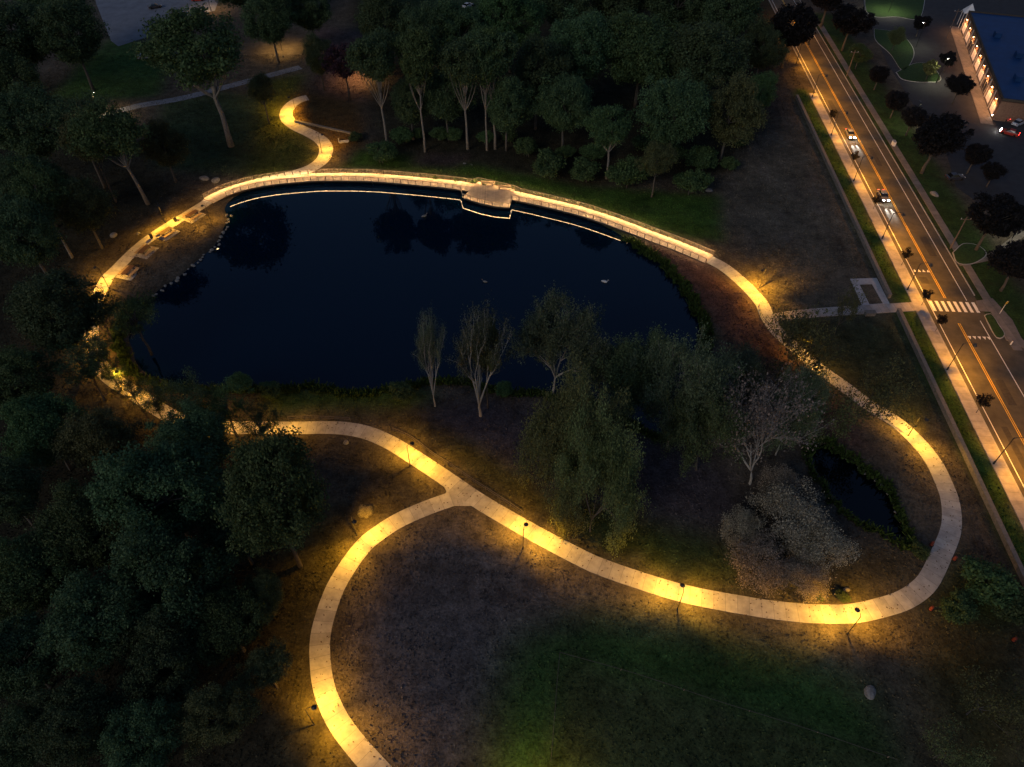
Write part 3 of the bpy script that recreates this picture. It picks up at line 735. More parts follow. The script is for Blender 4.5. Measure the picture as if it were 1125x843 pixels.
LM = dict(dark=leaf_mat('dark_leaves', (.07, .112, .048)), mid=leaf_mat('green_leaves', (.075, .122, .044)), olive=leaf_mat('olive_leaves', (.105, .115, .045)),
          spring=leaf_mat('spring_leaves', (.10, .12, .07)), spring2=leaf_mat('pale_green_leaves', (.115, .15, .08)), willow2=leaf_mat('fresh_green_leaves', (.10, .14, .06)), unlit_dark=leaf_mat('unlit_dark_leaves', (.014, .013, .013)), grey=leaf_mat('grey_twigs', (.29, .25, .19), .6), mauve=leaf_mat('mauve_leaves', (.10, .05, .055)),  # near-black leaf colour has the missing light painted in
          willow=leaf_mat('willow_leaves', (.155, .18, .07), .45, .48), reed=leaf_mat('reed_blades', (.045, .07, .015)))
PR = dict(
    wood1=broadleaf('dense', 1, 20, 8, .1, 270, 190, .25, LM['dark'], M['bark']),
    wood2=broadleaf('dense', 2, 20, 8, .12, 240, 200, .25, LM['dark'], M['bark'], lobes=12, clr=.15),
    wood3=broadleaf('dense', 3, 20, 8, .08, 280, 180, .25, LM['mid'], M['bark'], lobes=6),
    wood4=broadleaf('dense', 4, 20, 8, .12, 210, 170, .25, LM['olive'], M['bark'], lobes=9),
    tall1=broadleaf('tall', 5, 24, 6, .48, 170, 190, .27, LM['dark'], M['tanbark'], tr=.3, fork=.42),
    tall2=broadleaf('tall', 6, 24, 6, .45, 160, 200, .27, LM['mid'], M['tanbark'], tr=.27, fork=.42, lobes=5),
    open1=broadleaf('open', 7, 20, 7, .42, 140, 150, .25, LM['mid'], M['tanbark'], tr=.33, clr=.16, lobes=10),
    open2=broadleaf('open', 8, 18, 7, .35, 140, 130, .25, LM['olive'], M['bark'], tr=.26, clr=.15),
    spring1=twiggy('spring', 9, 22, .42, .55, 4, 13000, .2, LM['spring'], M['palebark'], tr=.55, trunk_frac=.15, first=5, dens=3),
    spring2=twiggy('spring', 10, 20, .75, .35, 4, 42000, .24, LM['spring2'], M['palebark'], tr=.36, trunk_frac=.2, first=4, dens=4),
    spring3=twiggy('spring', 12, 20, .9, .25, 4, 44000, .24, LM['willow2'], M['bark'], tr=.36, trunk_frac=.18, first=4, dens=4),
    hanging=twiggy('willow', 25, 20, .95, .12, 4, 60000, .24, LM['willow'], M['bark'], tr=.32, trunk_frac=.12, first=5, dens=4, lsig=.75),
    bare=twiggy('bare', 13, 18, .7, .35, 5, 5000, .22, LM['grey'], M['palebark'], tr=.3, trunk_frac=.14, first=4, dens=3, lsig=.4),
    sparse=twiggy('sparse', 14, 12, .8, .3, 4, 3400, .25, LM['olive'], M['bark'], tr=.16, trunk_frac=.22, first=4, dens=3, lsig=.5),
    lacy1=broadleaf('lacy', 21, 18, 8, .3, 110, 70, .25, LM['mid'], M['bark'], clr=.17, lobes=10),
    lacy2=broadleaf('lacy', 22, 18, 8, .3, 105, 75, .25, LM['dark'], M['bark'], clr=.18, lobes=7),
    unlit_tree1=broadleaf('unlit_tree', 23, 14, 6, .2, 120, 150, .36, LM['unlit_dark'], M['bark']),
    unlit_tree2=broadleaf('unlit_tree', 24, 14, 6, .2, 100, 160, .36, LM['unlit_dark'], M['bark'], lobes=11),
    shrub=broadleaf('shrub', 16, 6, 4, .02, 70, 110, .32, LM['mid'], M['bark'], tr=.1, stems=4, clr=.2),
    greyshrub=twiggy('shrub', 17, 9, 1.0, .12, 5, 16000, .19, LM['grey'], M['bark'], tr=.2, trunk_frac=.06, first=6, dens=3, lsig=.55),
    street=broadleaf('street', 18, 4.2, 1.7, .38, 30, 40, .22, LM['unlit_dark'], M['bark'], tr=.07, clr=.24),
    mauve=broadleaf('mauve', 19, 12, 5, .25, 70, 90, .36, LM['mauve'], M['bark'], tr=.22),
    litup=broadleaf('litup', 20, 7, 3, .12, 60, 80, .32, LM['willow'], M['bark'], tr=.12),
)
def put_tree(p, x, y, sx, sz, name, label, group, cat='tree', rz=None, tilt=(0, 0)):
    t = empty(name, (x, y, 0), R_.random()*6.28 if rz is None else rz, label, cat, group)
    t.rotation_euler[0], t.rotation_euler[1] = tilt
    t.scale = (sx, sx*(.92+.16*R_.random()), sz)
    for nm, me_ in (('trunk', p.trunk), ('crown', p.crown)):
        o = bpy.data.objects.new(nm, me_); COL.objects.link(o); o.parent = t
    return t
def TC(pn, cx, cy, rpx, label, group=None, name='tree', hr=2.5, cat='tree', hmax=26, hmin=3):
    """crown centre pixel and crown radius in pixels"""
    p = PR[pn]; z = 10.0
    for _ in range(6):
        q = G(cx, cy, z); r = rpx*depth(q[0], q[1], z)/FPX; h = min(hmax, max(hmin, r*hr)); z = p.zc/p.H*h
    return put_tree(p, q[0], q[1], r/p.R*.92, h/p.H, name, label, group, cat)
def TB(pn, bx, by, topy, wpx, label, group=None, name='tree', cat='tree', rz=None, tilt=(0, 0), hmul=1.0):
    p = PR[pn]; q = G(bx, by); h = height_at(bx, by, topy)*hmul; r = wpx/2*depth(q[0], q[1], h*.6)/FPX
    return put_tree(p, q[0], q[1], r/p.R, h/p.H, name, label, group, cat, rz, tilt)

LW, TW, PT, RT = 'trees of the wood left of the pond', 'trees of the wood beyond the boardwalk', 'trees on the spit south of the pond', 'street trees along the near pavement'
# the island and spit between pond and path
TB('spring1', 478, 446, 337, 36, 'slim pale trunked tree with upswept branches, left of the pair at the water', PT)
TB('spring1', 528, 457, 331, 62, 'broader pale tree with upswept branches, right of the pair at the water', PT, rz=2.0)
TB('open2', 536, 448, 352, 44, 'small green tree close behind the broader pale tree at the water', PT)
TB('spring2', 607, 432, 332, 112, 'round green tree with a pale forked trunk standing out against the pond', PT)
TC('spring3', 690, 405, 54, 'dense green tree rising behind the willow at the pond edge', PT)
TB('hanging', 622, 552, 400, 112, 'large hanging green willow beside the loop path, left of its twin', PT, name='willow_tree')
TB('hanging', 648, 584, 436, 92, 'large hanging green willow closest to the loop path, right of its twin', PT, name='willow_tree')
TB('spring2', 733, 491, 358, 104, 'tree with a slanting pale trunk right of the willow', PT, tilt=(0, .1))
TB('spring3', 765, 517, 422, 92, 'low spreading green tree with a crooked trunk behind the bare tree', PT)
TC('spring2', 808, 415, 44, 'leafy tree behind the bare tree towards the reddish shore', PT)
TB('bare', 824, 532, 408, 150, 'bare grey tree with many spreading branches beside the small pool', PT, name='bare_tree')
TB('spring2', 852, 500, 402, 64, 'thin leafed tree just behind the bare grey tree', PT)
for cx, cy, r, lab in [(868, 560, 44, 'large pale grey leafless shrub at the centre of the clump by the small pool'), (815, 572, 25, 'grey leafless shrub at the left tip of the clump'),
                       (842, 612, 34, 'grey leafless shrub of the clump nearest the middle of the lower path'), (907, 602, 36, 'grey leafless shrub of the clump nearest the small pool'),
                       (882, 632, 28, 'grey leafless shrub of the clump closest to the path bend'), (858, 524, 24, 'grey leafless shrub at the top of the clump below the bare tree')]:
    TC('greyshrub', cx, cy, r, lab, 'leafless shrubs by the small pool', 'leafless_shrub', 1.45, 'shrub')
TC('sparse', 895, 372, 44, 'sparse tree with thin leaves screening the lit path at the right', None)
TC('sparse', 868, 352, 30, 'small sparse tree where the entry path meets the loop', None)
TC('sparse', 955, 430, 40, 'sparse tree with thin leaves over the path beside the lower stone wall', None)
TC('sparse', 915, 440, 34, 'sparse reddish olive tree between the pool and the lit path', None)
TB('sparse', 917, 367, 300, 34, 'young bare tree with a long thin trunk beside the plaza', None, hmul=.8)
# left wood
for pn, cx, cy, r, lab in [
    ('lacy1', 145, 347, 36, 'dark tree hanging over the pond edge and the path at its left corner'),
    ('wood1', 60, 350, 56, 'big dark tree left of the pond corner in the left wood'),
    ('wood3', 14, 425, 48, 'tree against the left edge beside the pond corner group'),
    ('lacy2', 92, 400, 36, 'dark tree beside the path bend at the lower left of the pond'),
    ('wood3', 50, 478, 46, 'green crowned tree below the left path bend in the wood'),
    ('wood2', 8, 545, 46, 'dark tree at the left edge halfway down the wood'),
    ('wood4', 112, 490, 44, 'olive tinged tree just south of the path in the wood'),
    ('wood1', 180, 545, 72, 'largest crown in the middle of the left wood'),
    ('wood2', 215, 492, 48, 'tree of the wood nearest to the glinting path south of the pond'),
    ('wood3', 95, 590, 58, 'broad crown left of the largest crown of the wood'),
    ('wood1', 190, 635, 66, 'broad crown just below the largest crown of the wood'),
    ('wood2', 262, 590, 42, 'dark crown between the largest crown and the path fork tree'),
    ('wood3', 35, 640, 54, 'green crown in the lower left wood at the left edge'),
    ('wood1', 20, 725, 56, 'dark crown low in the wood against the left edge'),
    ('wood2', 110, 690, 60, 'dark crown at the centre of the lower left wood'),
    ('wood1', 185, 725, 54, 'crown of the lower wood with rounded lobes'),
    ('wood3', 252, 690, 46, 'crown at the right border of the lower wood above the branch path'),
    ('wood2', 85, 795, 54, 'dark crown along the bottom edge left of its centre'),
    ('wood1', 20, 820, 46, 'dark crown in the bottom left corner'),
    ('wood2', 160, 815, 50, 'dark crown along the bottom edge in the wood'),
    ('wood4', 238, 790, 44, 'olive crown along the bottom edge nearest the branch path'),
    ('wood4', 292, 655, 32, 'small olive tree beside the branch path'),
    ('open2', 292, 735, 32, 'thin bushy tree beside the lower branch path'),
    ('lacy1', 246, 446, 32, 'dark tree between the pond and the glinting path'),
    ('lacy2', 208, 440, 36, 'dark tree on the south west bank over the path'),
    ('lacy1', 284, 464, 30, 'tree whose branches cover the path where it leaves the wood'),
    ('lacy1', 106, 342, 27, 'small leafy tree whose branches break up the lit path left of the pond'),
    ('lacy2', 106, 386, 27, 'leafy tree over the path bend at the lower left of the pond'),
    ('lacy1', 120, 408, 20, 'small leafy tree at the sharp bend of the path left of the pond'),
    ('lacy1', 143, 428, 21, 'small leafy tree just after the sharp bend of the path'),
    ('lacy2', 168, 440, 26, 'leafy tree over the path where it turns east into the wood'),
    ('lacy1', 228, 462, 28, 'leafy tree over the glinting path just north of the largest crowns'),
    ('wood2', 28, 262, 46, 'dark tree at the left edge level with the picnic tables'),
    ('wood4', 92, 232, 36, 'olive green tree lit from the path above the picnic tables'),
    ('wood1', 38, 205, 38, 'dark tree behind the olive tree at the left'),
    ('lacy2', 85, 140, 46, 'broad dark tree left of the leaning trunk tree'),
    ('wood2', 30, 145, 46, 'broad dark tree at the left edge below the lawn'),
    ('wood1', 15, 45, 56, 'tall dark tree in the top left corner'),
    ('wood2', 78, 42, 44, 'tall dark tree beside the pale car park'),
    ('wood3', 8, 100, 40, 'dark tree on the left edge below the corner tree'),
    ('wood2', 60, 10, 40, 'dark tree at the top edge left of the car park'),
    ('wood4', 180, 165, 28, 'small olive tree right of the leaning trunk'),
    ('wood1', 296, 25, 32, 'dark tree at the top edge above the S bend'),
    ('open2', 287, 100, 22, 'tree lit amber beside the top of the S bend'),
    ('wood4', 350, 66, 24, 'tree with dark twin trunks above the S bend'),
    ('wood2', 340, 15, 28, 'dark tree at the top edge beside the mauve tree'),
    ('wood1', 260, -20, 40, 'dark tree rising past the top edge by the car park exit'),
]: TC(pn, cx, cy, r, lab, LW)
TB('wood3', 330, 622, 478, 128, 'large olive green tree at the inside of the fork between wood and branch path', LW)
TB('open1', 163, 225, 108, 84, 'tall tree with a bare leaning trunk above the picnic tables', LW, tilt=(0, -.08))
TB('open1', 254, 161, 10, 128, 'tall spreading tree with a bare pale trunk on the lawn', LW)
TB('open1', 80, 284, 180, 62, 'tree with a thin bare trunk left of the picnic tables', LW)
TB('open2', 128, 222, 120, 60, 'tree with two crooked bare limbs left of the leaning trunk', LW)
TC('mauve', 378, 72, 24, 'mauve leaved tree in the lit clearing beyond the S bend', None, 'ornamental_tree')
# wood beyond the boardwalk
for bx, by, ty, wpx, pn, lab in [
    (426, 162, 28, 62, 'tall1', 'tall tree with a pale forked trunk at the left end of the far wood'),
    (467, 167, 30, 56, 'tall2', 'tall tree with a pale straight trunk, second along the far wood edge'),
    (514, 165, 34, 58, 'tall1', 'tall tree with a slender pale trunk mid edge of the far wood'),
    (535, 166, 30, 54, 'tall2', 'tall pale trunk, left one of the close pair in the far wood'),
    (544, 164, 26, 56, 'tall1', 'tall thin trunk, right one of the close pair in the far wood'),
]: TB(pn, bx, by, ty, wpx, lab, TW)
for pn, cx, cy, r, lab in [
    ('wood1', 590, 85, 44, 'dark broad tree right of the tall pale trunks'),
    ('wood2', 640, 60, 44, 'dark tree behind the pale green small tree'),
    ('wood3', 705, 62, 54, 'largest crown of the far wood'),
    ('wood1', 765, 70, 58, 'broad dark crown right of the largest crown of the far wood'),
    ('wood2', 740, 130, 44, 'dark crown above the grass at the right of the far wood'),
    ('wood4', 802, 130, 40, 'dull olive crown at the right end of the far wood'),
    ('wood1', 420, 30, 38, 'dark crown at the top behind the forked pale trunk'),
    ('wood2', 465, 45, 36, 'dark crown behind the second tall pale trunk'),
    ('wood1', 505, 40, 36, 'dark crown at the top behind the slender pale trunks'),
    ('wood3', 560, 25, 40, 'green crown at the top edge mid wood'),
    ('wood1', 622, 5, 42, 'dark crown at the top edge right of mid wood'),
    ('wood2', 680, 0, 42, 'dark crown at the top edge above the largest crown'),
    ('wood1', 745, 5, 42, 'dark crown at the top edge above the broad dark crown'),
    ('wood2', 800, 20, 38, 'dark crown at the top edge near the road'),
    ('wood1', 838, 55, 28, 'dark crown close to the road at the wood corner'),
    ('wood3', 830, 105, 26, 'small crown at the right corner of the far wood'),
    ('unlit_tree2', 870, 32, 28, 'dark tree leaning over the road at the top'),
    ('open1', 672, 142, 34, 'pale green small tree with slanting trunks before the dark far wood'),
    ('open2', 722, 178, 26, 'bushy tree on the grass right of the pale green small tree'),
    ('wood1', 556, 120, 36, 'dark crown low behind the close pair of pale trunks'),
    ('wood2', 490, 110, 34, 'dark low crown between the second and third pale trunks'),
    ('wood1', 450, 115, 30, 'dark low crown behind the first and second pale trunks'),
    ('wood2', 620, 120, 36, 'dark crown left behind the pale green small tree'),
]: TC(pn, cx, cy, r, lab, TW)
for k, (cx, cy, r) in enumerate([(400, -40, 50), (470, -55, 50), (560, -50, 55), (650, -60, 55), (740, -55, 55), (820, -45, 50)]):
    TC('wood%d' % (1+k % 3), cx, cy, r, 'dark far tree beyond the wood at the very top', 'trees beyond the far wood')
for cx, cy, r, lab in [(600, 182, 24, 'low shrub on the grass behind the boardwalk platform'), (640, 188, 20, 'low shrub left of the slanting trunks'), (688, 190, 26, 'dense shrub at the foot of the slanting trunks'),
                       (760, 200, 22, 'shrub at the right end of the grass behind the boardwalk'), (420, 168, 18, 'bright green shrub at the left end of the grass behind the boardwalk')]:
    TC('shrub', cx, cy, r, lab, 'shrubs behind the boardwalk', 'shrub', 1.2, 'shrub')
for k, (cx, cy, r) in enumerate([(440, 150, 14), (455, 152, 12), (482, 152, 14), (500, 150, 13), (527, 152, 13), (560, 155, 18), (580, 160, 18), (620, 165, 18), (655, 165, 18), (705, 160, 20), (735, 170, 20), (770, 172, 20), (795, 178, 18), (820, 160, 14)]):
    TC('shrub', cx+R_.uniform(-8, 8), cy+R_.uniform(-7, 5), r*R_.uniform(.6, 1.15), 'dark undergrowth shrub under the edge of the far wood', 'undergrowth of the far wood', 'shrub', 1.2, 'shrub')
for cx, cy, r, lab in [(1085, 645, 34, 'green shrub below the end of the lower stone wall'), (1050, 668, 22, 'low green shrub beside the orange barrel'), (1112, 668, 26, 'green shrub at the right edge beside the second barrel'),
                       (296, 430, 14, 'shrub on the south bank nearest the wood'), (440, 432, 16, 'shrub on the south bank left of the pale tree pair'), (265, 420, 16, 'shrub on the south bank under the dark trees'),
                       (1010, 606, 12, 'shrub at the lower tip of the small pool'), (926, 655, 9, 'small leafy shrub beside the path bend'), (900, 655, 7, 'smallest leafy shrub beside the path bend'),
                       (555, 428, 12, 'low green shrub right of the pale tree pair')]:
    TC('shrub', cx, cy, r, lab, None, 'shrub', 1.3, 'shrub', hmin=.7)
TC('greyshrub', 401, 560, 8, 'dry straw coloured shrub beside the lamp at the top of the left branch', None, 'shrub', 1.2, 'shrub', hmin=.7)
TC('sparse', 1095, 760, 46, 'thin brownish tree in the bottom right corner', None)
TC('sparse', 1050, 815, 36, 'thin brownish tree along the bottom edge at the right', None)
# right of the road
for pn, cx, cy, r, lab in [
    ('unlit_tree1', 1030, 152, 34, 'large black looking tree between road and car park'), ('unlit_tree2', 985, 112, 15, 'round dark tree beside the car park drive'),
    ('unlit_tree2', 966, 83, 13, 'small round dark tree beside the far pavement'), ('unlit_tree2', 1092, 240, 34, 'large dark tree at the right edge above the crossing'),
    ('unlit_tree1', 1118, 290, 30, 'dark tree at the right edge beside the crossing'), ('unlit_tree2', 1003, 130, 16, 'dark tree left of the large black looking tree'),
    ('wood4', 985, 42, 12, 'small lit tree on the upper car park island'), ('unlit_tree1', 935, 25, 24, 'dark tree beside the road at the top'),
    ('unlit_tree2', 912, -5, 26, 'dark tree right of the road at the top edge'), ('unlit_tree1', 1055, 95, 16, 'dark tree between car park and the lit facade'), ('unlit_tree1', 1042, 66, 11, 'small dark tree between the lit young tree and the lit facade'), ('unlit_tree2', 1072, 172, 17, 'dark tree standing on the lower car park'), ('unlit_tree1', 1012, 26, 11, 'small dark tree at the top of the car park'), ('unlit_tree2', 1092, 190, 14, 'small dark tree near the right edge of the car park'), ('wood3', 945, 60, 14, 'green tree beside the far pavement')]:
    TC(pn, cx, cy, r, lab, 'trees between the road and the car park', hr=2.1)
TB('litup', 1017, 88, 66, 20, 'bright green lit young tree on the car park island', None)
for cx, cy, lab in [(908, 126, 'topmost small street tree below the first street lamp'), (931, 172, 'small street tree between the two moving cars'), (957, 219, 'small street tree left of the lower moving car'),
                    (987, 280, 'small street tree above the yield teeth'), (1015, 324, 'small street tree at the upper side of the zebra crossing'), (1028, 353, 'small street tree at the lower side of the zebra crossing'),
                    (1069, 442, 'small street tree between the two lowest street lamps'), (1119, 552, 'small street tree nearest the bottom of the road')]:
    z = 2.7; q = G(cx, cy, z); s, n = float((q-RA)@Rd), float((q-RA)@Rn)
    b = RP(s, -5.45); put_tree(PR['street'], b[0], b[1], .6+.25*R_.random(), .85+.2*R_.random(), 'street_tree', lab, RT)

# ------------------------------------------------------------------ rough grass, reeds
def blades(name, n, box, accept, hgt, lab, m, wid=.22):
    out = []; got = 0
    while got < n:
        x = NP.uniform(box[0], box[1], n); y = NP.uniform(box[2], box[3], n)
        k = accept(x, y); out.append(np.stack([x[k], y[k]], 1)); got += k.sum()
    P = np.concatenate(out)[:n]; j, i = zone_at(P[:, 0], P[:, 1]); zc = zone[j, i]; zz = Z[j, i]
    h = hgt*(.5+NP.random(n)); az = NP.uniform(0, 6.28, n); ln = NP.normal(size=(n, 2))*.45
    ax = np.stack([np.cos(az), np.sin(az)], 1)*(wid*(.5+NP.random(n)))[:, None]*.5
    b = np.concatenate([P, zz[:, None]-.03], 1)
    V = np.stack([b-np.pad(ax, ((0, 0), (0, 1))), b+np.pad(ax, ((0, 0), (0, 1))),
                  b+np.concatenate([ax*.5+ln*h[:, None], h[:, None]], 1), b+np.concatenate([-ax*.5+ln*h[:, None], h[:, None]], 1)], 1).reshape(-1, 3)
    me = bpy.data.meshes.new(name); mesh_np(me, V, np.arange(4*n).reshape(-1, 4)); me.materials.append(m)
    a = me.color_attributes.new('zone', 'FLOAT_COLOR', 'POINT'); cc = np.repeat(np.clip(zc*(.7+.9*NP.random((n, 1))), 0, 1), 4, 0)
    a.data.foreach_set('color', np.concatenate([cc, np.ones((4*n, 1))], 1).astype(np.float32).ravel())
    o = bpy.data.objects.new(name, me); COL.objects.link(o); tag(o, lab, 'grass', kind='stuff')
    return o
M['grass'] = zone_mat('grass_blades')
def acc(x, y):
    j, i = zone_at(x, y); px, py = proj(x, y)
    n = (x-RA[0])*Rn[0]+(y-RA[1])*Rn[1]
    ok = (hard[j, i] > 1.5+.5*NP.random(len(x))) & (hardS[j, i] > 1.95) & (wet[j, i] < .3) & ((n < -11.8) | ((n > -10.2) & (n < -7.6))) & (px > -20) & (px < 1150) & (py > 60) & (py < 860)
    for q in (G(958, 325),): ok &= (x-q[0])**2+(y-q[1])**2 > 9**2
    return ok
blades('rough_grass', 190000, (-140, 140, 20, 230), acc, .17, 'rough grass and dry tufts over the park ground', M['grass'])
def acc2(x, y):
    j, i = zone_at(x, y); px, py = proj(x, y); n = (x-RA[0])*Rn[0]+(y-RA[1])*Rn[1]
    return (wet[j, i] > .08) & (wet[j, i] < .5) & (hard[j, i] > 2.5) & ~((px < 255) & (py < 330))
blades('shore_reeds', 14000, (-100, 110, 40, 170), acc2, .7, 'reeds and long grass fringing the pond shore', LM['reed'], .3)

ii = NP.integers(0, len(allpaths), 800); lat = NP.normal(size=(800, 2))*.9
Pq = np.concatenate([allpaths[ii]+lat, np.full((800, 1), .07)], 1); nz = np.tile([[0, 0, 1.0]], (800, 1))+NP.normal(size=(800, 3))*.12
lt_ = mesh_leaves('leaf_litter', Pq, unit(nz), .1+.14*NP.random(800), mat('dry_leaf', (.09, .055, .025), .9, .5, 1.0))
lo_ = bpy.data.objects.new('leaf_litter', lt_); COL.objects.link(lo_); tag(lo_, 'dry fallen leaves scattered over the footpath', 'leaf litter', kind='stuff')

# ------------------------------------------------------------------ rocks
def rock_mesh(seed, name='shore_rock'):
    g = np.random.default_rng(seed); import bmesh
    bm = bmesh.new(); bmesh.ops.create_icosphere(bm, subdivisions=2, radius=1)
    ax = unit(g.normal(size=(6, 3))); am = g.uniform(.1, .35, 6)
    for v in bm.verts:
        c = np.array(v.co); f = 1+sum(a*max(-.5, min(.5, float(c@d))) for a, d in zip(am, ax))
        v.co = Vector((c[0]*f, c[1]*f*.8, max(-.35, c[2]*f*.6)))
    me = bpy.data.meshes.new(name); bm.to_mesh(me); bm.free(); me.materials.append(M['rock']); return me
RM = [rock_mesh(s) for s in (1, 2, 3, 4)]
def rock(x, y, s, z, lab, grp, name='shore_rock'):
    o = bpy.data.objects.new(name, RM[R_.randrange(4)]); COL.objects.link(o)
    o.location = (x, y, z); o.scale = (s, s*(.7+.5*R_.random()), s*(.7+.4*R_.random())); o.rotation_euler = (0, 0, R_.random()*6.28); tag(o, lab, 'rock', grp)
    return o
for p in smooth_line([G(x, y, -.5) for x, y in [(251, 236), (250, 247), (240, 266), (225, 281), (205, 298), (185, 313), (168, 325)]], .95):
    rock(p[0]+R_.gauss(0, .25), p[1]+R_.gauss(0, .25), R_.uniform(.25, .5), -.6, 'pale rock in the stone edging along the left pond shore', 'rocks edging the left pond shore')
for p in smooth_line([G(x, y, -.5) for x, y in [(900, 486), (905, 484), (924, 498), (949, 518.5), (972, 536), (985, 562), (995, 582), (1004, 600)]], .85):
    rock(p[0]+R_.gauss(0, .2), p[1]+R_.gauss(0, .2), R_.uniform(.22, .42), -.55, 'rock in the stone edging along the small pool', 'rocks edging the small pool')
for px, py, s, lab in [(957, 762, .95, 'large flat pale boulder in the dark field at the bottom right'), (380, 487, .5, 'small pale boulder on the grass below the loop path'), (930, 649, .5, 'small pale boulder beside the shrubs at the path bend'),
                       (225, 197, 1.3, 'pinkish boulder at the left end of the boardwalk'), (236, 199, 1.1, 'darker boulder beside the pinkish one'), (126, 259, .9, 'grey boulder under the trees above the picnic tables'), (152, 257, .5, 'small grey boulder beside the path lamp above the tables'),
                       (1026, 213, 1.2, 'pale boulder on the verge beyond the road'), (780, 210, .9, 'pale boulder at the right end of the far grass'), (510, 180, .5, 'pale small boulder on the grass left of the platform'), (518, 182, .4, 'smaller pale boulder on the grass left of the platform')]:
    q = G(px, py); rock(q[0], q[1], s, .1, lab, None, 'boulder')

# ------------------------------------------------------------------ picnic tables, bins, benches
def make_table():
    t = empty('picnic_table')
    a = MB()
    for k in range(4): a.box((0, -.36+k*.24, .75), (2.3, .22, .05))
    a.build('tabletop', M['wooddark'], t)
    for sg in (-1, 1):
        a = MB()
        for k in (-.13, .13): a.box((0, sg*.95+k, .45), (2.3, .24, .05))
        a.build('bench_seat', M['wood'], t)
    for sx in (-.8, .8):
        a = MB(); a.box((sx, 0, .69), (.09, 1.0, .07)); a.box((sx, 0, .39), (.09, 2.2, .07))
        for sg in (-1, 1): a.tube([(sx, sg*.75, 0), (sx, sg*.3, .7)], .05, 6)
        a.build('leg_frame', M['beam'], t)
    return t
pt = make_table()
for i, (px, py, lab) in enumerate([(212, 238, 'picnic table nearest the boardwalk end'), (183, 257, 'picnic table second from the boardwalk end'), (160, 277, 'dim picnic table third from the boardwalk end'), (142, 300, 'picnic table farthest from the boardwalk beside the left lamp')]):
    q = G(px, py); k = np.argmin(((lpLeft-q)**2).sum(1)); k = min(max(k, 1), len(lpLeft)-2); v = lpLeft[k+1]-lpLeft[k-1]
    t = pt if i == 0 else copy_tree(pt); t.location = (q[0], q[1], .02); t.rotation_euler = (0, 0, math.atan2(v[1], v[0])); t.scale = (1.35, 1.3, 1.05)
    tag(t, lab, 'picnic table', 'picnic tables along the left path')
padmb = MB()
for px, py in ((212, 238), (183, 257), (160, 277), (142, 300)):
    q = G(px, py); k = min(max(np.argmin(((lpLeft-q)**2).sum(1)), 1), len(lpLeft)-2); v = unit(lpLeft[k+1]-lpLeft[k-1]); nn = np.array([-v[1], v[0]])
    padmb.prism([tuple(q+v*a*2.1+nn*b*1.9) for a, b in ((-1, -1), (1, -1), (1, 1), (-1, 1))], -.1, .04)
tag(padmb.build('paved_pads', M['path']), 'concrete pads under the picnic tables', 'paving', kind='structure')
def make_bin():
    t = empty('litter_bin'); a = MB(); a.tube([(0, 0, 0), (0, 0, .1), (0, 0, .95), (0, 0, 1.0)], [.28, .32, .36, .34], 12); a.build('bin_body', M['black'], t)
    a = MB(); a.tube([(0, 0, 1.0), (0, 0, 1.08), (0, 0, 1.2)], [.38, .37, .15], 12); a.build('lid', M['black'], t); return t
bn = make_bin()
for i, (px, py, lab) in enumerate([(193, 243.5, 'black litter bin between the first and second picnic tables'), (167, 262, 'black litter bin between the second and third picnic tables')]):
    q = G(px, py); t = bn if i == 0 else copy_tree(bn); t.location = (q[0], q[1], .05); tag(t, lab, 'bin', 'litter bins along the left path')
def make_bench(L=2.2):
    t = empty('platform_bench'); a = MB()
    for k in (-.17, 0, .17): a.box((0, k, .45), (L, .15, .05))
    a.build('seat', M['wood'], t); a = MB()
    for z in (.62, .8): a.box((0, .3, z), (L, .05, .14))
    a.build('backrest', M['wood'], t)
    for sx in (-.8, .8):
        a = MB(); a.box((sx, 0, .21), (.08, .45, .42)); a.build('leg', M['black'], t)
    return t
be = make_bench()
for i, (px, py, lab) in enumerate([(536, 203.5, 'timber bench on the left half of the boardwalk platform'), (554, 208, 'timber bench on the right half of the boardwalk platform')]):
    q = G(px, py, DZ); t = be if i == 0 else copy_tree(be); t.location = (q[0], q[1], DZ+.01); t.rotation_euler = (0, 0, -.16); t.scale = (1.5, 1, 1); tag(t, lab, 'bench', 'benches on the boardwalk platform')
q = G(378, 157); t = empty('park_bench', (q[0], q[1], 0), .2, 'pale concrete bench on the grass right of the S bend', 'bench')
a = MB(); a.box((0, 0, .45), (2.6, .8, .14)); a.build('seat', M['plaza'], t); a = MB(); a.box((-1.25, .1, .8), (.16, .9, .7)); a.build('backrest', M['plaza'], t); a = MB(); a.box((0, 0, .19), (2.2, .5, .37)); a.build('plinth', M['kerb'], t)
TC('shrub', 389, 151, 9, 'dark low shrub behind the pale concrete bench', None, 'shrub', 1.0, 'shrub', hmin=.7)
P = line_px([(324, 134), (340, 137.5), (360, 142), (386, 148)]); c = P.mean(0); t = empty('low_wall', (*c, 0), 0, 'low pale stone wall running right from the S bend', 'wall')
a = MB(); a.ribbon(P-c, .25, -.1, .45); a.build('wall_body', M['stone'], t); a = MB(); a.ribbon(P-c, .32, .452, .52); a.build('coping', M['cap'], t)
# park entrance pedestal
q = G(955, 346); t = empty('entrance_plinth', (*q, 0), .05, 'small grey stone plinth at the edge of the park entrance path', 'plinth')
a = MB(); a.box((0, 0, .35), (1.9, .9, .7)); a.build('block', M['stone'], t); a = MB(); a.box((0, 0, .755), (2.1, 1.05, .1)); a.build('cap', M['cap'], t)

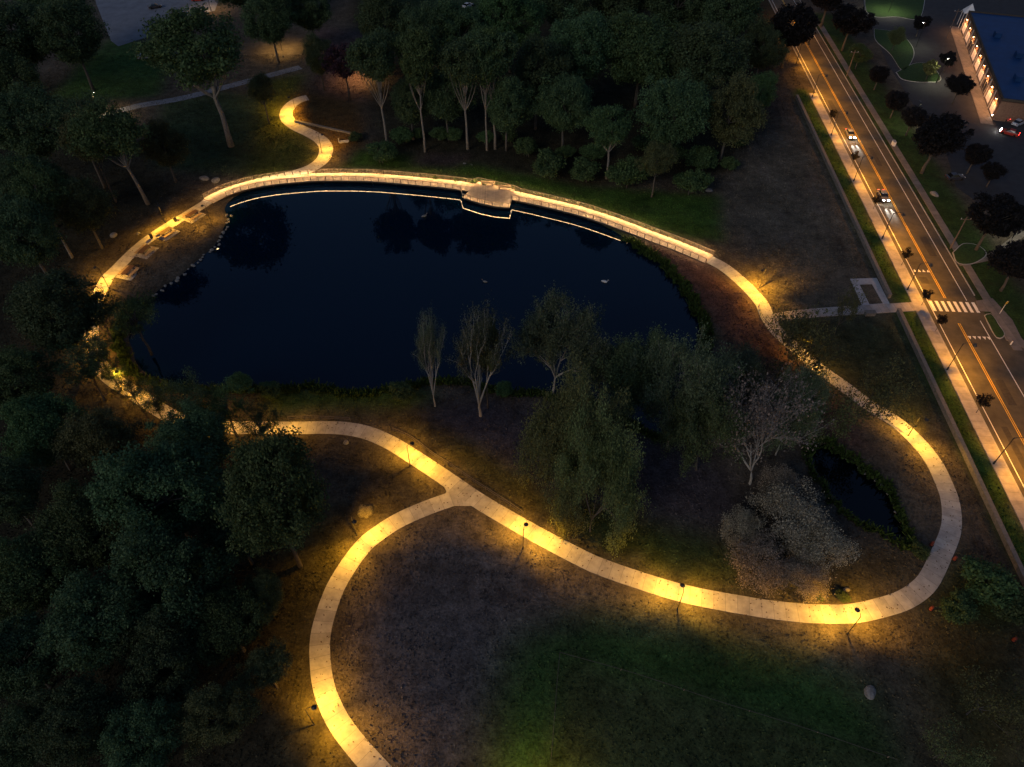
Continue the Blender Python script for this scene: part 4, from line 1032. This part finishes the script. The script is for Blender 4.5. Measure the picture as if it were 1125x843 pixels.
# ------------------------------------------------------------------ low rail fences beside the path
def fence(px, lab, h=.95, step=2.4):
    P = line_px(px); c = P.mean(0); t = empty('rail_fence', (*c, 0), 0, lab, 'fence'); Q_ = P-c
    a = MB(); a.ribbon(Q_, .035, h-.06, h); a.build('top_rail', M['steel'], t); a = MB(); a.ribbon(Q_, .03, h*.5-.05, h*.5); a.build('mid_rail', M['steel'], t)
    L = np.concatenate([[0], np.cumsum(np.linalg.norm(np.diff(Q_, axis=0), axis=1))]); pm_ = MB(); pm_.box((0, 0, h/2-.05), (.07, .07, h+.1)); f0 = None
    for s in np.linspace(0, L[-1], int(L[-1]/step)+1):
        if f0 is None: p = f0 = pm_.build('post', M['steel'], t)
        else: p = f0.copy(); COL.objects.link(p); p.parent = t
        p.location = (np.interp(s, L, Q_[:, 0]), np.interp(s, L, Q_[:, 1]), 0)
fence([(317, 462), (335, 461), (360, 461.5), (385, 463)], 'low rail fence on the pond side of the path leaving the wood')
fence([(432, 474), (452, 483), (476, 501), (498, 515), (520, 530), (548, 548), (575, 566)], 'low rail fence on the pond side of the path at the fork')
fence([(833, 338), (836, 350), (846, 362), (862, 376), (880, 391)], 'low rail fence on the pool side of the path below the boardwalk')

# pale string line round the dug plot in the lower field
for pts, lab in (([(615, 718), (612, 750), (609, 790), (605, 838)], 'thin pale string line down the left side of the plot in the lower field'), ([(615, 718), (700, 742), (790, 772), (880, 800), (985, 836)], 'thin pale string line along the long side of the plot in the lower field')):
    P = line_px(pts); c = P.mean(0); t = empty('string_line', (*c, 0), 0, lab, 'string')
    a = MB(); a.ribbon(P-c, .03, .35, .38); a.build('cord', mat('pale_cord', (.08, .072, .055), .8), t)
    for k in range(0, len(P), 8):
        s_ = MB(); s_.box((P[k][0]-c[0], P[k][1]-c[1], .2), (.06, .06, .5)); s_.build('stake', M['wood'], t)

# ------------------------------------------------------------------ traffic barrels
def make_barrel():
    t = empty('traffic_barrel'); a = MB(); a.tube([(0, 0, .08), (0, 0, .4), (0, 0, .95), (0, 0, 1.05)], [.3, .28, .23, .2], 12); b_ = a.build('barrel_body', M['orange'], t)
    for z in (.35, .65): a = MB(); a.tube([(0, 0, z), (0, 0, z+.13)], [.295-.08*z, .285-.08*z], 12, False); a.build('white_band', M['whitepl'], b_)
    a = MB(); a.tube([(0, 0, 0), (0, 0, .08)], .42, 10); a.build('rubber_base', M['tyre'], t); return t
bb = make_barrel()
for i, (px, py, lab) in enumerate([(1022, 670, 'orange and white traffic barrel beside the low shrub at the path bend'), (1113, 704, 'orange and white traffic barrel at the right edge below the wall'), (1023, 599, 'orange and white traffic barrel by the tip of the small pool'), (1048, 615, 'orange and white traffic barrel on the outer side of the path bend')]):
    q = G(px, py); t = bb if i == 0 else copy_tree(bb); t.location = (q[0], q[1], .02); t.scale = (.8, .8, .8); tag(t, lab, 'barrel', 'orange traffic barrels')

# ------------------------------------------------------------------ cars
def car(px, py, heading, paint_, label, lights=True, s=1.0, beam=3000):
    q = G(px, py); t = empty('car', (q[0], q[1], .035), heading, label, 'car')
    def sec(x, z0, z1, w0, w1): return [(x, -w0, z0), (x, w0, z0), (x, w1, z1), (x, -w1, z1)]
    def loft(secs):
        a = MB(); vs = [p for s_ in secs for p in s_]; fs = []
        for i in range(len(secs)-1):
            for k in range(4): fs.append((i*4+k, i*4+(k+1) % 4, i*4+4+(k+1) % 4, i*4+4+k))
        fs += [(3, 2, 1, 0), tuple(4*(len(secs)-1)+k for k in range(4))]; a.add(vs, fs); return a
    b = loft([sec(-2.25, .4, .8, .78, .72), sec(-2.1, .28, .95, .88, .82), sec(-1.2, .25, 1.0, .92, .86), sec(.9, .25, .98, .92, .86), sec(1.9, .28, .82, .88, .8), sec(2.22, .38, .68, .76, .7)]).build('body', paint_, t)
    bv = b.modifiers.new('bevel', 'BEVEL'); bv.width = .06; bv.segments = 2
    loft([sec(-1.75, .93, .96, .78, .76), sec(-1.1, .95, 1.4, .8, .64), sec(.15, .95, 1.42, .8, .64), sec(1.0, .9, .96, .78, .76)]).build('window_glass', M['glass'], t)
    a = MB(); a.box((-.48, 0, 1.425), (1.3, 1.24, .05)); a.build('roof_panel', paint_, t)
    wh = MB(); wh.tube([(0, -.11, 0), (0, .11, 0)], .33, 14); w0 = None
    for x in (-1.35, 1.4):
        for y in (-.8, .8):
            if w0 is None: w_ = w0 = wh.build('wheel', M['tyre'], t)
            else: w_ = w0.copy(); COL.objects.link(w_); w_.parent = t
            w_.location = (x, y, .33)
    for y in (-.58, .58):
        a = MB(); a.box((2.13, y, .7), (.16, .34, .16)); a.build('headlight', M['headl'] if lights else M['whitepl'], t)
        a = MB(); a.box((-2.24, y, .82), (.06, .34, .14)); a.build('taillight', M['taill'] if lights else M['orange'], t)
    if lights:
        for y in (-.58, .58):
            o = lamp_light('headlight_beam', t, (2.3, y, .68), beam, (1, .95, .88), .3, 1.0, radius=.03); o.rotation_euler = (math.radians(80), 0, math.radians(-90))
    t.scale = (s, s, s)
    return t
hd = math.atan2(Rd[1], Rd[0])
P_grey = car_paint('grey_car_paint', (.16, .16, .165)); P_silver = car_paint('silver_car_paint', (.4, .42, .45)); P_dark = car_paint('dark_car_paint', (.03, .032, .04)); P_red = car_paint('red_car_paint', (.35, .03, .02)); P_pale = car_paint('pale_car_paint', (.5, .55, .6))
def lane(px, py): s, n = SN(px, py); return proj(*RP(s, -1.9))
car(*lane(935, 150), hd, P_grey, 'upper car driving down the road with bright white headlights')
car(*lane(973, 218), hd, P_grey, 'lower car driving down the road with bright white headlights')
for px, py, rz, pt_, lab, li in [(160, 64, .3, P_silver, 'silver car on the drive below the pale car park', False), (171, 9, .5, P_dark, 'dark car standing alone in the pale car park', False), (218, 1, .2, P_red, 'red car at the top of the pale car park', False),
                                 (437, 23, .1, P_dark, 'dark car on the far lawn behind the wood', False), (514, 8, .9, P_pale, 'pale car at the top beyond the far wood', False),
                                 (1048, 197, .1, P_dark, 'dark car parked below the large black looking tree', False), (1099, 131, 2.5, P_red, 'upper red car parked beside the blue roofed building', True), (1108, 148, 2.5, P_red, 'lower red car parked beside the blue roofed building', True),
                                 (1118, 137, .6, P_silver, 'silver car at the right edge beside the red cars', False)]:
    car(px, py, rz, pt_, lab, li, beam=150)

# ------------------------------------------------------------------ building with blue roof
BH = 5.6
A = G(1064, 13, BH); Bp = G(1101, 110, BH); dv = (Bp-A)/np.linalg.norm(Bp-A); nv = np.array([-dv[1], dv[0]])
if nv[0] < 0: nv = -nv
Lb = np.linalg.norm(Bp-A); Db = 60
bt = empty('commercial_building', (A[0], A[1], 0), math.atan2(dv[1], dv[0]), 'long building with a flat blue roof and amber lit front', 'building')
# local x along the front (0..Lb), local y into the building (sign sg)
sg = 1 if (-dv[1]*nv[0]+dv[0]*nv[1]) > 0 else -1
a = MB(); a.box((Lb/2, sg*Db/2, BH/2-.2), (Lb, Db, BH-.4)); a.build('wall', M['brick'], bt)
a = MB(); a.box((Lb/2, sg*Db/2, BH-.1), (Lb-.8, Db-.8, .2)); rf = a.build('roof', M['roof'], bt)
a = MB(); a.box((Lb/2, sg*.2, BH+.1), (Lb, .4, .6)); a.box((.2, sg*Db/2, BH+.1), (.4, Db-.9, .6)); a.box((Lb-.2, sg*Db/2, BH+.1), (.4, Db-.9, .6)); a.build('parapet', M['beam'], bt)
for k, (x, y) in enumerate([(Lb*.3, 5.5), (Lb*.52, 9), (Lb*.78, 6)]):
    a = MB(); a.box((x, sg*y, BH+.7), (2.6, 1.8, 1.3)); a.build('roof_vent', M['roof'], rf)
nb = 9
for k in range(nb):
    x = (k+.5)*Lb/nb
    f_ = MB(); f_.box((x, -sg*.03, 1.75), (Lb/nb*.62, .1, 2.7)); fo = f_.build('window', M['trim'], bt)
    f_ = MB(); f_.box((x-Lb/nb*.15, -sg*.09, 1.75), (Lb/nb*.25, .03, 2.3)); f_.box((x+Lb/nb*.15, -sg*.09, 1.75), (Lb/nb*.25, .03, 2.3)); f_.build('pane', M['window'] if k % 4 != 2 else M['glass'], fo)
    c_ = MB(); c_.box((k*Lb/nb+.25, -sg*.14, BH/2-.2), (.45, .26, BH-.45)); c_.build('pilaster', M['trim'], bt)
    s_ = MB(); s_.tube([(x, -sg*.3, 4.4), (x, -sg*.3, 4.7)], [.2, .12], 8); so_ = s_.build('wall_lamp', M['black'], bt)
    s_ = MB(); s_.tube([(x, -sg*.3, 4.32), (x, -sg*.3, 4.395)], [.15, .18], 8); s_.build('lens', M['sconce'], so_)
    lamp_light('wall_light', bt, (x, -sg*1.0, 4.4), NP.uniform(70, 300), (1, .42, .14), 2.9, .6, radius=.1)
fw = MB(); c0 = A-nv*2.2
fw.prism([tuple(A-nv*.1-dv*2), tuple(A-nv*3.2-dv*2), tuple(Bp-nv*3.2+dv*3), tuple(Bp-nv*.1+dv*3)], -.1, .12)
tag(fw.build('building_pavement', M['farwalk']), 'pavement in front of the lit building', 'pavement', kind='structure')
# small white gabled canopy at the corner
q = A-dv*3.0+nv*1.0; t = empty('entrance_canopy', (*q, 0), math.atan2(dv[1], dv[0]), 'small white gabled canopy lit bright at the building corner', 'canopy')
a = MB(); a.add([(-1.8, -1.8, 4.6), (1.8, -1.8, 4.6), (1.8, 1.8, 4.6), (-1.8, 1.8, 4.6), (0, 0, 7.2)], [(0, 1, 4), (1, 2, 4), (2, 3, 4), (3, 0, 4), (3, 2, 1, 0)]); a.build('canopy_roof', M['whitepl'], t)
for x in (-1.6, 1.6):
    for y in (-1.6, 1.6): a = MB(); a.tube([(x, y, 0), (x, y, 4.6)], .09, 8); a.build('post', M['whitepl'], t)

# car park lamps and poles
def make_lot_lamp():
    t = empty('car_park_lamp'); a = MB(); a.tube([(0, 0, 0), (0, 0, 7.2)], [.11, .07], 8); a.build('pole', M['black'], t)
    h = MB(); h.box((.5, 0, 7.2), (1.0, .4, .16)); ho = h.build('lamp_head', M['black'], t); h = MB(); h.box((.6, 0, 7.1), (.6, .3, .03)); h.build('lens', M['lampwhite'], ho); return t
ll = make_lot_lamp()
for i, (px, py, pw, colr, lab) in enumerate([(1028, 92, 900, (1, .93, .62), 'car park lamp beside the lit young tree'), (1006, 52, 520, (1, .93, .62), 'car park lamp on the upper grass island'), (976, 14, 1500, (1, .92, .62), 'car park lamp at the top grass strip'),
                                             (113, 131, 2600, (1, .7, .34), 'lamp glinting through the tree crown at the upper left'), (310, 56, 3200, (1, .55, .14), 'lamp beyond the S bend glowing through the trees'), (398, 88, 3400, (1, .5, .16), 'lamp beside the mauve leaved tree'), (503, 62, 3200, (1, .72, .3), 'lamp glinting through the far wood'),
                                             (232, 12, 1300, (1, .55, .2), 'lamp at the right corner of the pale car park'), (1112, 262, 520, (1, .95, .6), 'lamp between the dark trees at the right edge'), (590, 884, 1500, (1, .62, .06), 'lamp just past the bottom edge lighting the lower field'), (1000, 142, 260, (1, .95, .6), 'lamp behind the large black looking tree')]):
    q = G(px, py); t = ll if i == 0 else copy_tree(ll); t.location = (q[0], q[1], .03); t.rotation_euler = (0, 0, R_.random()*6.28); tag(t, lab, 'lamp', 'car park lamps')
    lamp_light('lot_light', None, (q[0], q[1], 6.9), pw, colr, 2.6, .8)
def utility(bx, by, tx, ty, lab, h=None):
    q = G(bx, by); h = h or height_at(bx, by, ty); t = empty('utility_pole', (*q, 0), math.atan2(Rn[1], Rn[0]), lab, 'utility pole')
    a = MB(); a.tube([(0, 0, -.2), (0, 0, h)], [.17, .11], 8); a.build('pole', M['utility'], t); a = MB(); a.box((0, 0, h-.7), (2.2, .12, .14)); ca = a.build('crossarm', M['utility'], t)
    for x in (-.95, 0, .95): a = MB(); a.tube([(x, 0, h-.63), (x, 0, h-.4)], .06, 6); a.build('insulator', M['whitepl'], ca)
utility(1044, 273, 1063, 238, 'wooden utility pole beside the planting bed beyond the road')
utility(930, 84, 937, 55, 'wooden utility pole beside the far pavement at the top')
utility(1040, 42, 1047, 10, 'dark pole standing before the lit building front')
q = G(1098, 345); t = empty('sign_post', (*q, 0), .4, 'thin pale post with a small sign beside the crossing', 'sign'); a = MB(); a.tube([(0, 0, 0), (0, 0, 3.2)], .05, 8); a.build('post', M['whitepl'], t); a = MB(); a.box((0, -.06, 2.8), (.7, .03, .7)); a.build('sign_panel', M['yellow'], t)
q = G(981, 160); t = empty('utility_cabinet', (*q, 0), hd, 'small white utility cabinet beyond the road beside the upper moving car', 'cabinet'); a = MB(); a.box((0, 0, .6), (1.3, .6, 1.2)); cb = a.build('cabinet_body', M['whitepl'], t); a = MB(); a.box((0, 0, 1.22), (1.4, .7, .06)); a.build('lid', M['kerb'], t)
q = G(1110, 379); t = empty('marker_post', (*q, 0), 0, 'short white marker post where the driveway meets the road', 'post'); a = MB(); a.tube([(0, 0, 0), (0, 0, 1.0)], .11, 8); a.build('post_body', M['whitepl'], t); a = MB(); a.tube([(0, 0, 1.0), (0, 0, 1.06)], [.13, .08], 8); a.build('cap', M['orange'], t)

# ------------------------------------------------------------------ birds on the water
def bird(px, py, rz, s, m, lab):
    q = G(px, py, WATER_Z); a = MB()
    a.tube([(-.62, 0, .16), (-.5, 0, .15), (-.25, 0, .13), (.1, 0, .12), (.38, 0, .14), (.5, 0, .25), (.52, 0, .42), (.58, 0, .55), (.68, 0, .58), (.76, 0, .56)], [.02, .1, .2, .24, .19, .1, .065, .07, .085, .04], 10)
    t = a.build('water_bird', m, smooth=True); t.location = (q[0], q[1], WATER_Z); t.rotation_euler = (0, 0, rz); t.scale = (s, s, s); tag(t, lab, 'bird')
    a = MB(); a.tube([(.74, 0, .56), (.9, 0, .52)], [.035, .012], 6); a.build('beak', M['beak'], t)
bird(664, 310, -.3, 1.15, M['feather'], 'white bird floating at the right side of the pond')
bird(466, 238, .5, 1.1, M['featherg'], 'grey bird floating near the boardwalk platform')
bird(533, 310, 2.8, .9, M['featherg'], 'small grey bird floating mid pond above the pale trees')
